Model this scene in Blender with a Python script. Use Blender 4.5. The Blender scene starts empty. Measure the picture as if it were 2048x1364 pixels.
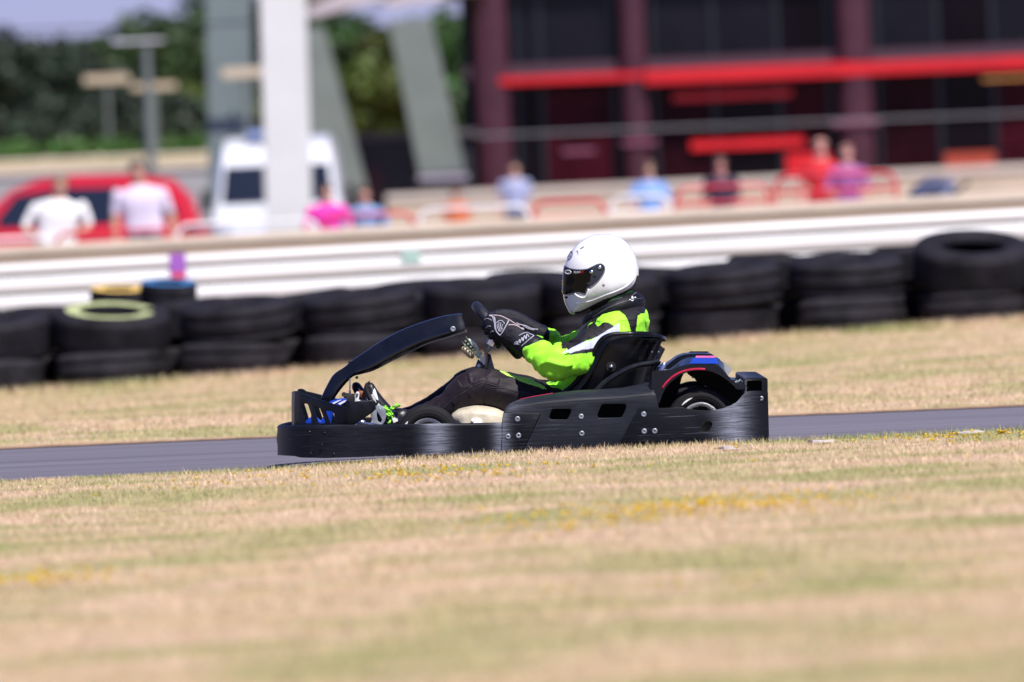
import bpy, bmesh, math, random
import numpy as np
from mathutils import Vector, Matrix, noise
from mathutils.bvhtree import BVHTree

random.seed(7)
RNG = np.random.default_rng(11)
sc = bpy.context.scene
COL = sc.collection

# ------------------------------------------------------------------ camera frame
FPX, DIST, EYE = 15300.0, 30.0, 0.925          # focal length in photo pixels, metres to the kart, eye height
ROLL, PITCH = math.radians(2.4), math.atan(237 / 15300.0)
CAM = Vector((0, -DIST, EYE))
fwd = Vector((0, math.cos(PITCH), -math.sin(PITCH)))
up0 = Vector((0, math.sin(PITCH), math.cos(PITCH)))
XV = Vector((1, 0, 0))
rgt = XV * math.cos(ROLL) - up0 * math.sin(ROLL)
upv = up0 * math.cos(ROLL) + XV * math.sin(ROLL)


def P(px, py, Y):
    """the point of the world plane y = Y that the photo shows at (px, py)"""
    d = rgt * ((px - 1024) / FPX) + upv * ((682 - py) / FPX) + fwd
    return CAM + d * ((Y + DIST) / d.y)


def px_of(v):
    d = v - CAM
    w = d.dot(fwd)
    return 1024 + FPX * d.dot(rgt) / w, 682 - FPX * d.dot(upv) / w


# ------------------------------------------------------------------ objects
ORIG = {}


def origin(o):
    v = Vector((0, 0, 0))
    while o is not None:
        v = v + o.location
        o = o.parent
    return v


def tag(o, label=None, cat=None, group=None, kind=None):
    if label: o['label'] = label
    if cat: o['category'] = cat
    if group: o['group'] = group
    if kind: o['kind'] = kind
    return o


def thing(name, label, cat, loc=(0, 0, 0), group=None):
    o = bpy.data.objects.new(name, None)
    o.location = loc
    o.empty_display_size = 0.1
    COL.objects.link(o)
    return tag(o, label, cat, group)


def add_mesh(name, verts, faces, mats, parent=None, loc=None, smooth=True, angle=38, mi=None):
    """verts in world space; the object's own origin is loc (top level) or its parent's"""
    base = origin(parent) if parent else Vector(loc if loc is not None else (0, 0, 0))
    me = bpy.data.meshes.new(name)
    me.from_pydata([tuple(Vector(v) - base) for v in verts], [], faces)
    me.update()
    fin(me, mats, smooth, angle, mi)
    return link(name, me, parent, loc)


def fin(me, mats, smooth=True, angle=38, mi=None):
    if not isinstance(mats, (list, tuple)): mats = [mats]
    for m in mats: me.materials.append(m)
    if mi is not None:
        me.polygons.foreach_set('material_index', mi)
    me.polygons.foreach_set('use_smooth', [smooth] * len(me.polygons))
    if smooth and angle < 179:
        me.set_sharp_from_angle(angle=math.radians(angle))
    me.update()


def link(name, me, parent=None, loc=None):
    o = bpy.data.objects.new(name, me)
    COL.objects.link(o)
    if parent: o.parent = parent
    if loc is not None: o.location = loc
    return o


def from_bm(name, bm, mats, parent=None, loc=None, smooth=True, angle=38):
    base = origin(parent) if parent else Vector(loc if loc is not None else (0, 0, 0))
    bmesh.ops.recalc_face_normals(bm, faces=bm.faces)
    bmesh.ops.translate(bm, verts=bm.verts, vec=-base)
    me = bpy.data.meshes.new(name)
    bm.to_mesh(me)
    bm.free()
    fin(me, mats, smooth, angle)
    return link(name, me, parent, loc)


def mirror(o, name=None):
    """the same part on the other side of the kart's centre plane (y -> -y)"""
    m = o.data.copy()
    bm = bmesh.new()
    bm.from_mesh(m)
    by = origin(o.parent).y if o.parent else 0
    for v in bm.verts: v.co.y = -(v.co.y + by) - by
    bmesh.ops.reverse_faces(bm, faces=bm.faces)
    bm.to_mesh(m)
    bm.free()
    n = bpy.data.objects.new(name or o.name.split('.')[0], m)
    COL.objects.link(n)
    n.parent = o.parent
    for ch in list(o.children):
        if ch.type == 'MESH':
            c = mirror(ch)
            c.parent = n
    return n


def copy_tree(o, parent=None):
    c = o.copy()
    COL.objects.link(c)
    if parent: c.parent = parent
    for ch in o.children: copy_tree(ch, c)
    return c


# ------------------------------------------------------------------ shapes
class MB:
    def __init__(s): s.v, s.f, s.m = [], [], []

    def add(s, vs, fs, m=0):
        k = len(s.v)
        s.v += [Vector(v) for v in vs]
        s.f += [tuple(i + k for i in f) for f in fs]
        s.m += [m] * len(fs)
        return s

    def box(s, lo, hi, m=0):
        x0, y0, z0 = lo; x1, y1, z1 = hi
        return s.add([(x0, y0, z0), (x1, y0, z0), (x1, y1, z0), (x0, y1, z0), (x0, y0, z1), (x1, y0, z1), (x1, y1, z1), (x0, y1, z1)],
                     [(0, 3, 2, 1), (4, 5, 6, 7), (0, 1, 5, 4), (1, 2, 6, 5), (2, 3, 7, 6), (3, 0, 4, 7)], m)

    def tube(s, pts, r, n=12, m=0, closed=False, caps=True):
        v, f = tube(pts, r, n, closed, caps)
        return s.add(v, f, m)

    def build(s, name, mats, parent=None, loc=None, smooth=True, angle=38):
        return add_mesh(name, s.v, s.f, mats, parent, loc, smooth, angle, s.m)


def tube(pts, r, n=12, closed=False, caps=True):
    pts = [Vector(p) for p in pts]
    k = len(pts)
    rs = r if isinstance(r, (list, tuple)) else [r] * k
    T = []
    for i in range(k):
        a = pts[(i - 1) % k] if closed or i > 0 else pts[i]
        b = pts[(i + 1) % k] if closed or i < k - 1 else pts[i]
        T.append((b - a).normalized())
    ref = Vector((0, 0, 1)) if abs(T[0].z) < 0.9 else Vector((1, 0, 0))
    nrm = (ref - T[0] * ref.dot(T[0])).normalized()
    vs, fs = [], []
    for i in range(k):
        nrm = (nrm - T[i] * nrm.dot(T[i])).normalized()
        b = T[i].cross(nrm)
        for j in range(n):
            a = 2 * math.pi * j / n
            vs.append(pts[i] + (nrm * math.cos(a) + b * math.sin(a)) * rs[i])
    for i in range(k if closed else k - 1):
        i2 = (i + 1) % k
        for j in range(n):
            j2 = (j + 1) % n
            fs.append((i * n + j, i * n + j2, i2 * n + j2, i2 * n + j))
    if caps and not closed:
        fs.append(tuple(range(n - 1, -1, -1)))
        fs.append(tuple((k - 1) * n + j for j in range(n)))
    return vs, fs


def smooth_path(pts, sub=6, closed=False):
    """Catmull-Rom through the points (any dimension)"""
    pts = [Vector(p) for p in pts]
    n = len(pts)
    out = []
    for i in range(n if closed else n - 1):
        p0 = pts[(i - 1) % n] if closed or i > 0 else pts[i] * 2 - pts[i + 1]
        p1, p2 = pts[i], pts[(i + 1) % n]
        p3 = pts[(i + 2) % n] if closed or i < n - 2 else p2 * 2 - p1
        for j in range(sub):
            t = j / sub
            out.append(0.5 * ((2 * p1) + (p2 - p0) * t + (2 * p0 - 5 * p1 + 4 * p2 - p3) * t * t + (3 * p1 - p0 - 3 * p2 + p3) * t ** 3))
    if not closed: out.append(pts[-1])
    return out


def interp(tab, x):
    if x <= tab[0][0]: return tab[0][1]
    for (a, b), (c, d) in zip(tab, tab[1:]):
        if x <= c: return b + (d - b) * (x - a) / (c - a)
    return tab[-1][1]


def ring(c, a1, a2, n=20, e=2.0):
    """super-ellipse ring around c with half axes a1, a2 (vectors)"""
    out = []
    for j in range(n):
        t = 2 * math.pi * j / n
        cs, sn = math.cos(t), math.sin(t)
        out.append(c + a1 * (math.copysign(abs(cs) ** (2 / e), cs)) + a2 * (math.copysign(abs(sn) ** (2 / e), sn)))
    return out


def loft(rings, cap=True, closed=False):
    n = len(rings[0])
    vs = [v for r in rings for v in r]
    fs = []
    K = len(rings)
    for i in range(K if closed else K - 1):
        i2 = (i + 1) % K
        for j in range(n):
            j2 = (j + 1) % n
            fs.append((i * n + j, i * n + j2, i2 * n + j2, i2 * n + j))
    if cap and not closed:
        fs.append(tuple(range(n - 1, -1, -1)))
        fs.append(tuple((K - 1) * n + j for j in range(n)))
    return vs, fs


def limb(st, n=18, e=2.0, side=Vector((0, 1, 0)), sub=4):
    """stations (centre, r_in_profile, r_sideways) -> closed rounded limb"""
    cs = smooth_path([s[0] for s in st], sub)
    rr = smooth_path([Vector((s[1], s[2], 0)) for s in st], sub)
    rings = []
    K = len(cs)
    for i in range(K):
        T = (cs[min(i + 1, K - 1)] - cs[max(i - 1, 0)]).normalized()
        a2 = (side - T * side.dot(T)).normalized()
        a1 = T.cross(a2)
        if i == 0:
            for q, h in ((0.35, 0.85), (0.75, 0.5)):
                rings.append(ring(cs[0] - T * rr[0].x * h, a1 * rr[0].x * q, a2 * rr[0].y * q, n, e))
        rings.append(ring(cs[i], a1 * rr[i].x, a2 * rr[i].y, n, e))
        if i == K - 1:
            for q, h in ((0.75, 0.5), (0.35, 0.85)):
                rings.append(ring(cs[i] + T * rr[i].x * h, a1 * rr[i].x * q, a2 * rr[i].y * q, n, e))
    return loft(rings)


def fuse(pieces, voxel, relax=4):
    """one continuous surface out of closed overlapping pieces"""
    mb = MB()
    for v, f in pieces: mb.add(v, f)
    me = bpy.data.meshes.new('fuse')
    me.from_pydata([tuple(v) for v in mb.v], [], mb.f)
    bm = bmesh.new(); bm.from_mesh(me)
    bmesh.ops.recalc_face_normals(bm, faces=bm.faces)
    bm.to_mesh(me); bm.free()
    o = bpy.data.objects.new('fuse', me)
    COL.objects.link(o)
    md = o.modifiers.new('remesh', 'REMESH')
    md.mode = 'VOXEL'; md.voxel_size = voxel
    dg = bpy.context.evaluated_depsgraph_get()
    dg.update()
    out = bpy.data.meshes.new_from_object(o.evaluated_get(dg))
    bpy.data.objects.remove(o)
    bpy.data.meshes.remove(me)
    bm = bmesh.new(); bm.from_mesh(out)
    for _ in range(relax):
        bmesh.ops.smooth_vert(bm, verts=bm.verts, factor=0.5, use_axis_x=True, use_axis_y=True, use_axis_z=True)
    bm.normal_update()
    bpy.data.meshes.remove(out)
    return bm


def lathe(center, axis, prof, n=64, up=None):
    """prof: (radius, offset along axis) open or closed list"""
    axis = axis.normalized()
    u = (up or (Vector((0, 0, 1)) if abs(axis.z) < .9 else Vector((1, 0, 0))))
    u = (u - axis * u.dot(axis)).normalized()
    w = axis.cross(u)
    vs, fs = [], []
    K = len(prof)
    for j in range(n):
        a = 2 * math.pi * j / n
        d = u * math.cos(a) + w * math.sin(a)
        for r, h in prof: vs.append(center + d * r + axis * h)
    for j in range(n):
        j2 = (j + 1) % n
        for i in range(K - 1):
            fs.append((j * K + i, j * K + i + 1, j2 * K + i + 1, j2 * K + i))
    return vs, fs


def poly_bm(poly, holes=(), cuts_x=(), cuts_y=()):
    """flat filled polygon (2-D, with holes) as a bmesh in the xy plane"""
    bm = bmesh.new()
    es = []
    for lp in [poly] + list(holes):
        vs = [bm.verts.new((p[0], p[1], 0)) for p in lp]
        for i in range(len(vs)): es.append(bm.edges.new((vs[i], vs[(i + 1) % len(vs)])))
    bmesh.ops.triangle_fill(bm, use_beauty=True, use_dissolve=False, edges=es)
    for c in cuts_x:
        bmesh.ops.bisect_plane(bm, geom=bm.verts[:] + bm.edges[:] + bm.faces[:], plane_co=(c, 0, 0), plane_no=(1, 0, 0), dist=1e-4)
    for c in cuts_y:
        bmesh.ops.bisect_plane(bm, geom=bm.verts[:] + bm.edges[:] + bm.faces[:], plane_co=(0, c, 0), plane_no=(0, 1, 0), dist=1e-4)
    return bm


def plate(name, poly, Y, thick, mats, parent, holes=(), cuts_x=(), bevel=0.003, angle=38, yfn=None, loc=None):
    """a panel: photo-profile polygon at depth Y (or yfn(px, py)), thick metres towards the kart's inside"""
    bm = poly_bm(poly, holes, cuts_x)
    for v in bm.verts:
        px, py = v.co.x, v.co.y
        v.co = P(px, py, yfn(px, py) if yfn else Y)
    r = bmesh.ops.extrude_face_region(bm, geom=bm.faces[:])
    for g in r['geom']:
        if isinstance(g, bmesh.types.BMVert): g.co.y += thick
    bmesh.ops.recalc_face_normals(bm, faces=bm.faces)
    if bevel:
        es = [e for e in bm.edges if len(e.link_faces) == 2 and e.calc_face_angle(0) > math.radians(40)]
        bmesh.ops.bevel(bm, geom=es, offset=bevel, offset_type='OFFSET', segments=2, profile=0.5, affect='EDGES', clamp_overlap=True)
    return from_bm(name, bm, mats, parent, loc, True, angle)


def loft_polys(rings_px, cap=True):
    """[(poly, Y)...] same count -> verts, faces"""
    return loft([[P(p[0], p[1], Y) for p in poly] for poly, Y in rings_px], cap)


def rrect(x0, y0, x1, y1, r, n=4):
    out = []
    for cx, cy, a0 in ((x1 - r, y1 - r, 0), (x0 + r, y1 - r, 90), (x0 + r, y0 + r, 180), (x1 - r, y0 + r, 270)):
        for i in range(n + 1):
            a = math.radians(a0 + 90 * i / n)
            out.append((cx + r * math.cos(a), cy + r * math.sin(a)))
    return out


# ------------------------------------------------------------------ materials
def new_mat(name):
    m = bpy.data.materials.new(name)
    m.use_nodes = True
    nt = m.node_tree
    return m, nt, nt.nodes['Principled BSDF']


def N(nt, typ, **kw):
    n = nt.nodes.new(typ)
    for k, v in kw.items():
        if k in n.inputs: n.inputs[k].default_value = v
        else: setattr(n, k, v)
    return n


def mat(name, col, rough=0.5, metal=0.0, var=0.12, scale=30.0, bump=0.0, bscale=None, coat=0.0, spec=0.5, detail=4.0, stretch=None):
    m, nt, b = new_mat(name)
    L = nt.links.new
    tc = N(nt, 'ShaderNodeTexCoord')
    mp = N(nt, 'ShaderNodeMapping')
    if stretch: mp.inputs['Scale'].default_value = stretch
    L(tc.outputs['Object'], mp.inputs['Vector'])
    nz = N(nt, 'ShaderNodeTexNoise', Scale=scale, Detail=detail, Roughness=0.6)
    L(mp.outputs['Vector'], nz.inputs['Vector'])
    mr = N(nt, 'ShaderNodeMapRange')
    mr.inputs['From Min'].default_value = 0.3; mr.inputs['From Max'].default_value = 0.7
    mr.inputs['To Min'].default_value = 1 - var; mr.inputs['To Max'].default_value = 1 + var
    L(nz.outputs['Fac'], mr.inputs['Value'])
    mx = N(nt, 'ShaderNodeMix', data_type='RGBA', blend_type='MULTIPLY')
    mx.inputs['Factor'].default_value = 1
    mx.inputs[6].default_value = (*col, 1)
    L(mr.outputs['Result'], mx.inputs[7])
    L(mx.outputs[2], b.inputs['Base Color'])
    rr = N(nt, 'ShaderNodeMapRange')
    rr.inputs['To Min'].default_value = max(0.02, rough - 0.08); rr.inputs['To Max'].default_value = min(1, rough + 0.08)
    L(nz.outputs['Fac'], rr.inputs['Value'])
    L(rr.outputs['Result'], b.inputs['Roughness'])
    b.inputs['Metallic'].default_value = metal
    b.inputs['Specular IOR Level'].default_value = spec
    b.inputs['Coat Weight'].default_value = coat
    b.inputs['Coat Roughness'].default_value = 0.06
    if bump:
        n2 = N(nt, 'ShaderNodeTexNoise', Scale=bscale or scale * 4, Detail=5.0)
        L(mp.outputs['Vector'], n2.inputs['Vector'])
        bp = N(nt, 'ShaderNodeBump', Strength=bump, Distance=0.01)
        L(n2.outputs['Fac'], bp.inputs['Height'])
        L(bp.outputs['Normal'], b.inputs['Normal'])
    return m
# ================================================================== the kart
KX = P(1045, 900, 0).x
kart = thing('go_kart', 'black hire kart with full-length plastic bumpers speeding along the track with one driver', 'go-kart', (KX, 0, 0))


def scuffed(name, base=(0.0032, 0.0039, 0.0062), rough=0.36, glint_scuffs=(), amount=0.5):
    """black moulded plastic with fine lengthwise scratches and rubbed grey patches on the bends that also paint in glints"""
    m, nt, b = new_mat(name)
    L = nt.links.new
    tc = N(nt, 'ShaderNodeTexCoord')
    mp = N(nt, 'ShaderNodeMapping'); mp.inputs['Scale'].default_value = (5, 5, 190)
    mp.inputs['Rotation'].default_value = (0, math.radians(1.5), 0)
    L(tc.outputs['Object'], mp.inputs['Vector'])
    s1 = N(nt, 'ShaderNodeTexNoise', Scale=1.0, Detail=7.0, Roughness=0.75)
    L(mp.outputs['Vector'], s1.inputs['Vector'])
    r1 = N(nt, 'ShaderNodeMapRange'); r1.inputs['From Min'].default_value = 0.56; r1.inputs['From Max'].default_value = 0.72
    L(s1.outputs['Fac'], r1.inputs['Value'])
    big = N(nt, 'ShaderNodeTexNoise', Scale=5.0, Detail=4.0)
    L(tc.outputs['Object'], big.inputs['Vector'])
    r2 = N(nt, 'ShaderNodeMapRange'); r2.inputs['From Min'].default_value = 0.42; r2.inputs['From Max'].default_value = 0.62
    L(big.outputs['Fac'], r2.inputs['Value'])
    sc1 = N(nt, 'ShaderNodeMath', operation='MULTIPLY')
    L(r1.outputs['Result'], sc1.inputs[0]); L(r2.outputs['Result'], sc1.inputs[1])
    tot = N(nt, 'ShaderNodeMath', operation='MULTIPLY'); tot.inputs[1].default_value = amount
    L(sc1.outputs[0], tot.inputs[0])
    last = tot.outputs[0]
    sx = N(nt, 'ShaderNodeSeparateXYZ')
    L(tc.outputs['Object'], sx.inputs[0])
    fine = N(nt, 'ShaderNodeTexNoise', Scale=2.2, Detail=9.0, Roughness=0.8)
    L(mp.outputs['Vector'], fine.inputs['Vector'])
    fr = N(nt, 'ShaderNodeMapRange'); fr.inputs['From Min'].default_value = 0.38; fr.inputs['From Max'].default_value = 0.66
    L(fine.outputs['Fac'], fr.inputs['Value'])
    for x0, wid, amt in glint_scuffs:  # streaky grey bands: glints painted into the colour along with the rubbing
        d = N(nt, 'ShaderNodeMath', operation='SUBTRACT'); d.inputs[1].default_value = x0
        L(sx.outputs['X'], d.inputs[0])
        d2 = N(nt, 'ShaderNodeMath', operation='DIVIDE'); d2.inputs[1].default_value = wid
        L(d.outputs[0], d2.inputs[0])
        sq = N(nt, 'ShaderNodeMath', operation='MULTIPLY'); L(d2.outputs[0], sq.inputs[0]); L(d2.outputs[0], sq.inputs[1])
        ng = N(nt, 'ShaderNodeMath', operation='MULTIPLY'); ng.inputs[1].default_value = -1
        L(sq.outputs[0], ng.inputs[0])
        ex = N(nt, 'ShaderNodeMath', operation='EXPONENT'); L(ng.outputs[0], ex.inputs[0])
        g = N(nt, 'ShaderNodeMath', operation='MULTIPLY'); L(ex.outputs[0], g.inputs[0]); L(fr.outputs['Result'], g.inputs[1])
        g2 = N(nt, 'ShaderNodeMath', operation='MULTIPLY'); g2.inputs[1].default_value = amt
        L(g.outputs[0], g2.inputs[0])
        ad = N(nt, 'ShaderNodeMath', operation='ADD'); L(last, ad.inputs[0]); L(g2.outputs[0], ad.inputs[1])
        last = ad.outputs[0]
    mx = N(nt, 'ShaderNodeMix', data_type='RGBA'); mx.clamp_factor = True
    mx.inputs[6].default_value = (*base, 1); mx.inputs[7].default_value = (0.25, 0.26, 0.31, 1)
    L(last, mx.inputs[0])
    L(mx.outputs[2], b.inputs['Base Color'])
    rr = N(nt, 'ShaderNodeMapRange'); rr.inputs['To Min'].default_value = rough; rr.inputs['To Max'].default_value = min(1, rough + 0.25)
    L(s1.outputs['Fac'], rr.inputs['Value'])
    L(rr.outputs['Result'], b.inputs['Roughness'])
    b.inputs['Specular IOR Level'].default_value = .20
    bp = N(nt, 'ShaderNodeBump', Strength=0.10, Distance=0.004)
    L(s1.outputs['Fac'], bp.inputs['Height']); L(bp.outputs['Normal'], b.inputs['Normal'])
    return m


def rx(px): return P(px, 870, -0.67).x - KX


M_BUMP = scuffed('bumper plastic', glint_scuffs=[(rx(872), .048, 1.5), (rx(1003), .030, 1.2), (rx(700), .15, .12)], amount=.30)
M_POD = scuffed('side pod plastic', base=(.0060, .0076, .0120), rough=.38, glint_scuffs=[(rx(1020), .05, .4), (rx(1180), .4, .07)], amount=.34)
M_REAR = scuffed('rear plate plastic', glint_scuffs=[(rx(1466), .058, 1.6)], amount=.34)
M_NOSE = mat('nose plastic', (0.0035, 0.0042, 0.0065), .40, var=.4, scale=14, bump=.12, bscale=160, spec=.24)
M_FAIR = mat('fairing plastic', (0.0040, 0.0050, 0.0080), .20, var=.4, scale=12, bump=.03, bscale=60, spec=.5)
M_SEAT = mat('seat shell', (0.0035, 0.004, 0.006), .30, var=.3, scale=9, bump=.02, spec=.25)
M_COVER = mat('engine cover plastic', (0.005, 0.0065, 0.011), .26, var=.3, scale=9, spec=.34)
M_RUB = mat('tyre rubber', (0.0075, 0.0065, 0.0075), .72, var=.35, scale=22, bump=.25, bscale=300, spec=.3)
M_STEEL = mat('bright steel', (0.62, 0.63, 0.66), .28, 1.0, var=.2, scale=60)
M_GREYST = mat('zinc plate', (0.34, 0.36, 0.39), .46, .6, var=.25, scale=40)
M_BLKST = mat('black painted steel', (0.010, 0.011, 0.013), .28, var=.3, scale=30)
M_DARK = mat('dark inside', (0.004, 0.004, 0.005), .8, var=.2)
M_RED = mat('red edge strip', (0.42, 0.012, 0.05), .35)
M_BLUE = mat('blue sticker', (0.006, 0.045, 0.40), .3)
M_PINK = mat('pink sticker', (0.62, 0.12, 0.30), .35)
M_TANK = mat('cream fuel tank', (0.56, 0.50, 0.37), .42, var=.22, scale=16, bump=.5, bscale=14)
M_RUST = mat('rusty lever', (0.28, 0.095, 0.05), .75, .2, var=.45, scale=70, bump=.3)
M_WHITEPL = mat('white plastic', (0.74, 0.74, 0.72), .4, var=.08)
M_HOSE = mat('amber hose', (0.30, 0.17, 0.07), .35, var=.2)
M_GREENST = mat('green painted plate', (0.30, 0.40, 0.28), .45, .2, var=.35, scale=60)
M_AMBER = mat('milky amber bottle', (0.48, 0.38, 0.24), .35, var=.25, scale=50)
M_RIM = mat('alloy rim', (0.78, 0.78, 0.80), .30, .45, var=.1)

# ---- front bumper: one band that runs round the nose, both flanks
TOP = [(556, 850.5), (620, 850), (700, 849.5), (800, 848.5), (900, 847), (1000, 845), (1040, 845)]
BOT = [(556, 911), (590, 913), (601, 916), (650, 917), (720, 915), (800, 912), (900, 908), (1000, 904), (1040, 903)]
PLAN = [(1040, -.655), (1000, -.660), (960, -.667), (915, -.676), (885, -.682), (865, -.678), (840, -.662), (800, -.632), (750, -.592), (700, -.545), (650, -.485), (610, -.415), (585, -.345), (568, -.26), (559, -.17), (555.5, -.08), (555, 0)]
path = smooth_path([Vector((a, b, 0)) for a, b in PLAN], 5)
near = []
for q in path:
    px, Y = q.x, q.y
    t = P(px, interp(TOP, px), Y); bt = P(px, interp(BOT, px), Y)
    near.append((t, bt))
full = near + [(Vector((t.x, -t.y, t.z)), Vector((b_.x, -b_.y, b_.z))) for t, b_ in reversed(near[:-1])]
rings = []
K = len(full)
for i, (t, b_) in enumerate(full):
    a = full[max(0, i - 1)][0]; c = full[min(K - 1, i + 1)][0]
    T = Vector((c.x - a.x, c.y - a.y, 0)).normalized()
    out = Vector((-T.y, T.x, 0))
    ctr = Vector((0.2, 0, 0)) + Vector((KX, 0, 0))
    if out.dot(Vector((t.x, t.y, 0)) - ctr) < 0: out = -out
    h = (t - b_)
    prof = [(.000, .012), (.000, .30), (.004, .55), (.000, .86), (.002, .93), (-.001, .975), (-.006, .995), (-.014, 1.0), (-.021, .985), (-.023, .95), (-.020, .90), (-.020, .012)]
    rings.append([b_ + h * f_ + out * o_ for o_, f_ in prof])
v, f = loft(rings)
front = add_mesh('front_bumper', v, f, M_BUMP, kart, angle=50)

# overlapping end plate of the front bumper, with its slanted seam
Yside = lambda px, py: -.674 if px < 1440 else -.674 + .10 * ((px - 1440) / 96) ** 2 - .016 * max(0, math.sin((px - 1440) / 96 * math.pi))
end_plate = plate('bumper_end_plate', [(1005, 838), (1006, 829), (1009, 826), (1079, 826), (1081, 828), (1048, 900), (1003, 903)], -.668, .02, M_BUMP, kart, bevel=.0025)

# ---- side pod: vertical face with two slots, rounded shoulder above
slot1 = [(1103, 820), (1106, 818), (1140, 818), (1142, 820), (1142, 824), (1136, 837), (1133, 839), (1102, 839), (1099, 836), (1099, 832)]
slot2 = [(1203, 810), (1207, 808), (1249, 808), (1252, 811), (1252, 816), (1245, 832), (1241, 835), (1198, 836), (1195, 833), (1195, 828)]
EDGE = [(1006, 836), (1012, 825), (1030, 817), (1060, 811), (1160, 803), (1240, 798), (1300, 792), (1312, 790)]
edge_line = [(x, interp(EDGE, x)) for x in (1010, 1016, 1024, 1036, 1060, 1100, 1160, 1210, 1250, 1285, 1312)]
face_poly = edge_line + [(1318, 816), (1300, 893), (1060, 902), (1007, 904), (1006, 842)]
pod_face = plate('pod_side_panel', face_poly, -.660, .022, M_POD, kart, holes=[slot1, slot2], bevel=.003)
TOPY = [(1003, 846), (1006, 828), (1010, 816), (1020, 806), (1035, 800), (1060, 794), (1120, 784), (1160, 780), (1200, 778.5), (1240, 776), (1270, 770.5), (1288, 766), (1300, 763), (1308, 764), (1314, 790)]
rings = []
for x in [1004, 1006, 1008, 1012, 1018, 1026, 1036, 1050, 1070, 1100, 1130, 1160, 1190, 1220, 1245, 1262, 1275, 1286, 1296, 1303, 1308, 1311]:
    e = max(interp(EDGE, x), interp(TOPY, x) + 3); t = interp(TOPY, x)
    hump = interp([(1004, .3), (1160, .35), (1250, .62), (1300, .8), (1312, .8)], x)
    r_ = []
    r_.append(P(x, e + 4, -.655))
    for q in (0, .12, .3, .5, .7, .85, .95, 1):
        a = q * math.pi / 2
        yy = -.657 + (.10 + .10 * hump) * (1 - math.cos(a)) ** 1.15
        r_.append(P(x, e - (e - t) * math.sin(a) ** (1.0 + .35 * hump), yy))
    r_.append(P(x, t + 3, -.40)); r_.append(P(x, t + 14, -.34)); r_.append(P(x, t + 60, -.33))
    rings.append(r_)
vs = [q for r_ in rings for q in r_]; n_ = len(rings[0]); fs = []
for i in range(len(rings) - 1):
    for j in range(n_ - 1):
        fs.append((i * n_ + j, i * n_ + j + 1, (i + 1) * n_ + j + 1, (i + 1) * n_ + j))
fs.append(tuple(range(n_))); fs.append(tuple((len(rings) - 1) * n_ + j for j in range(n_ - 1, -1, -1)))
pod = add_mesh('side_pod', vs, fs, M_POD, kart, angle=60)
pr = MB()
pr.tube([P(x, interp(TOPY, x) + 1.0, -.50) for x in (1040, 1052, 1066, 1080, 1094, 1106)], .0035, 6)
pr.build('pod_edge_strip', M_RED, pod)

# ---- rear plate with its slot and the swept-up corner
rear_poly = [(1276, 818), (1279, 816), (1330, 816), (1358, 814.5), (1368, 815.5), (1380, 818.5), (1400, 821), (1425, 821.5), (1445, 817), (1462, 811), (1474, 804), (1484, 792), (1492, 784), (1500, 782), (1533, 781.5), (1536, 784), (1538, 872), (1536, 884), (1238, 894), (1237, 890)]
slot3 = [(1406, 846), (1410, 843.5), (1421, 843), (1424.5, 846), (1424.5, 851), (1419, 860), (1415, 863.5), (1404, 864), (1400, 861), (1400, 857)]
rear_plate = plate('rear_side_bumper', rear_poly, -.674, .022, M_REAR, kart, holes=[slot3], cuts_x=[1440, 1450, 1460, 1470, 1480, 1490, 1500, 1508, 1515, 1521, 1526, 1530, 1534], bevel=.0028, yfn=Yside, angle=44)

# screws with countersunk heads
def screw(px, py, Y, parent, r=5.2):
    c = P(px, py, Y)
    rr = r / FPX * (DIST + Y)
    v_, f_ = lathe(c, Vector((0, -1, 0)), [(0, -.001), (rr * .34, -.001), (rr * .36, .0016), (rr * .62, .0022), (rr * .72, .0010), (rr * .8, .0024), (rr, .0015), (rr * 1.02, -.001)], 18)
    return add_mesh('screw', v_, f_, M_GREYST, parent, angle=20)


for a, b_ in ((1035, 838), (1016, 873), (1037, 871)): screw(a, b_, -.669, end_plate)
for a, b_ in ((1162.5, 833), (1163.5, 867)): screw(a, b_, -.661, pod_face)
for a, b_ in ((1287.5, 828.5), (1288.5, 862.5), (1309.5, 862)): screw(a, b_, -.675, rear_plate)
screw(1522.5, 797, Yside(1522.5, 797) - .001, rear_plate, 4.6)
for a, b_ in ((620, 862), (650, 864), (622, 905), (668, 906), (645, 888)):
    yy = [q for q in path if abs(q.x - a) < 6]
    screw(a, b_, yy[0].y - .004, front, 2.2).data.materials[0] = M_BLKST

# ---- rear cross bumper: a hollow rounded box tube right across the back
o_p = rrect(1489.5, 755.5, 1535.5, 793, 5); i_p = rrect(1493.5, 761, 1523.5, 787, 3)
bm = poly_bm(o_p, [i_p])
for v_ in bm.verts: v_.co = P(v_.co.x, v_.co.y, -.60)
r = bmesh.ops.extrude_face_region(bm, geom=bm.faces[:])
for g in r['geom']:
    if isinstance(g, bmesh.types.BMVert): g.co.y = .60
es = [e for e in bm.edges if len(e.link_faces) == 2 and e.calc_face_angle(0) > 1.2]
bmesh.ops.bevel(bm, geom=es, offset=.003, segments=2, affect='EDGES', clamp_overlap=True)
rb = from_bm('rear_bumper', bm, M_REAR, kart)
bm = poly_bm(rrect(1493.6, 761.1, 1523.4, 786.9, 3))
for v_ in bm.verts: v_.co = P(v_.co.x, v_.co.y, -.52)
from_bm('tube_shade', bm, M_DARK, rb)  # dark sheet added to stand in for shade inside the open tube

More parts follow.
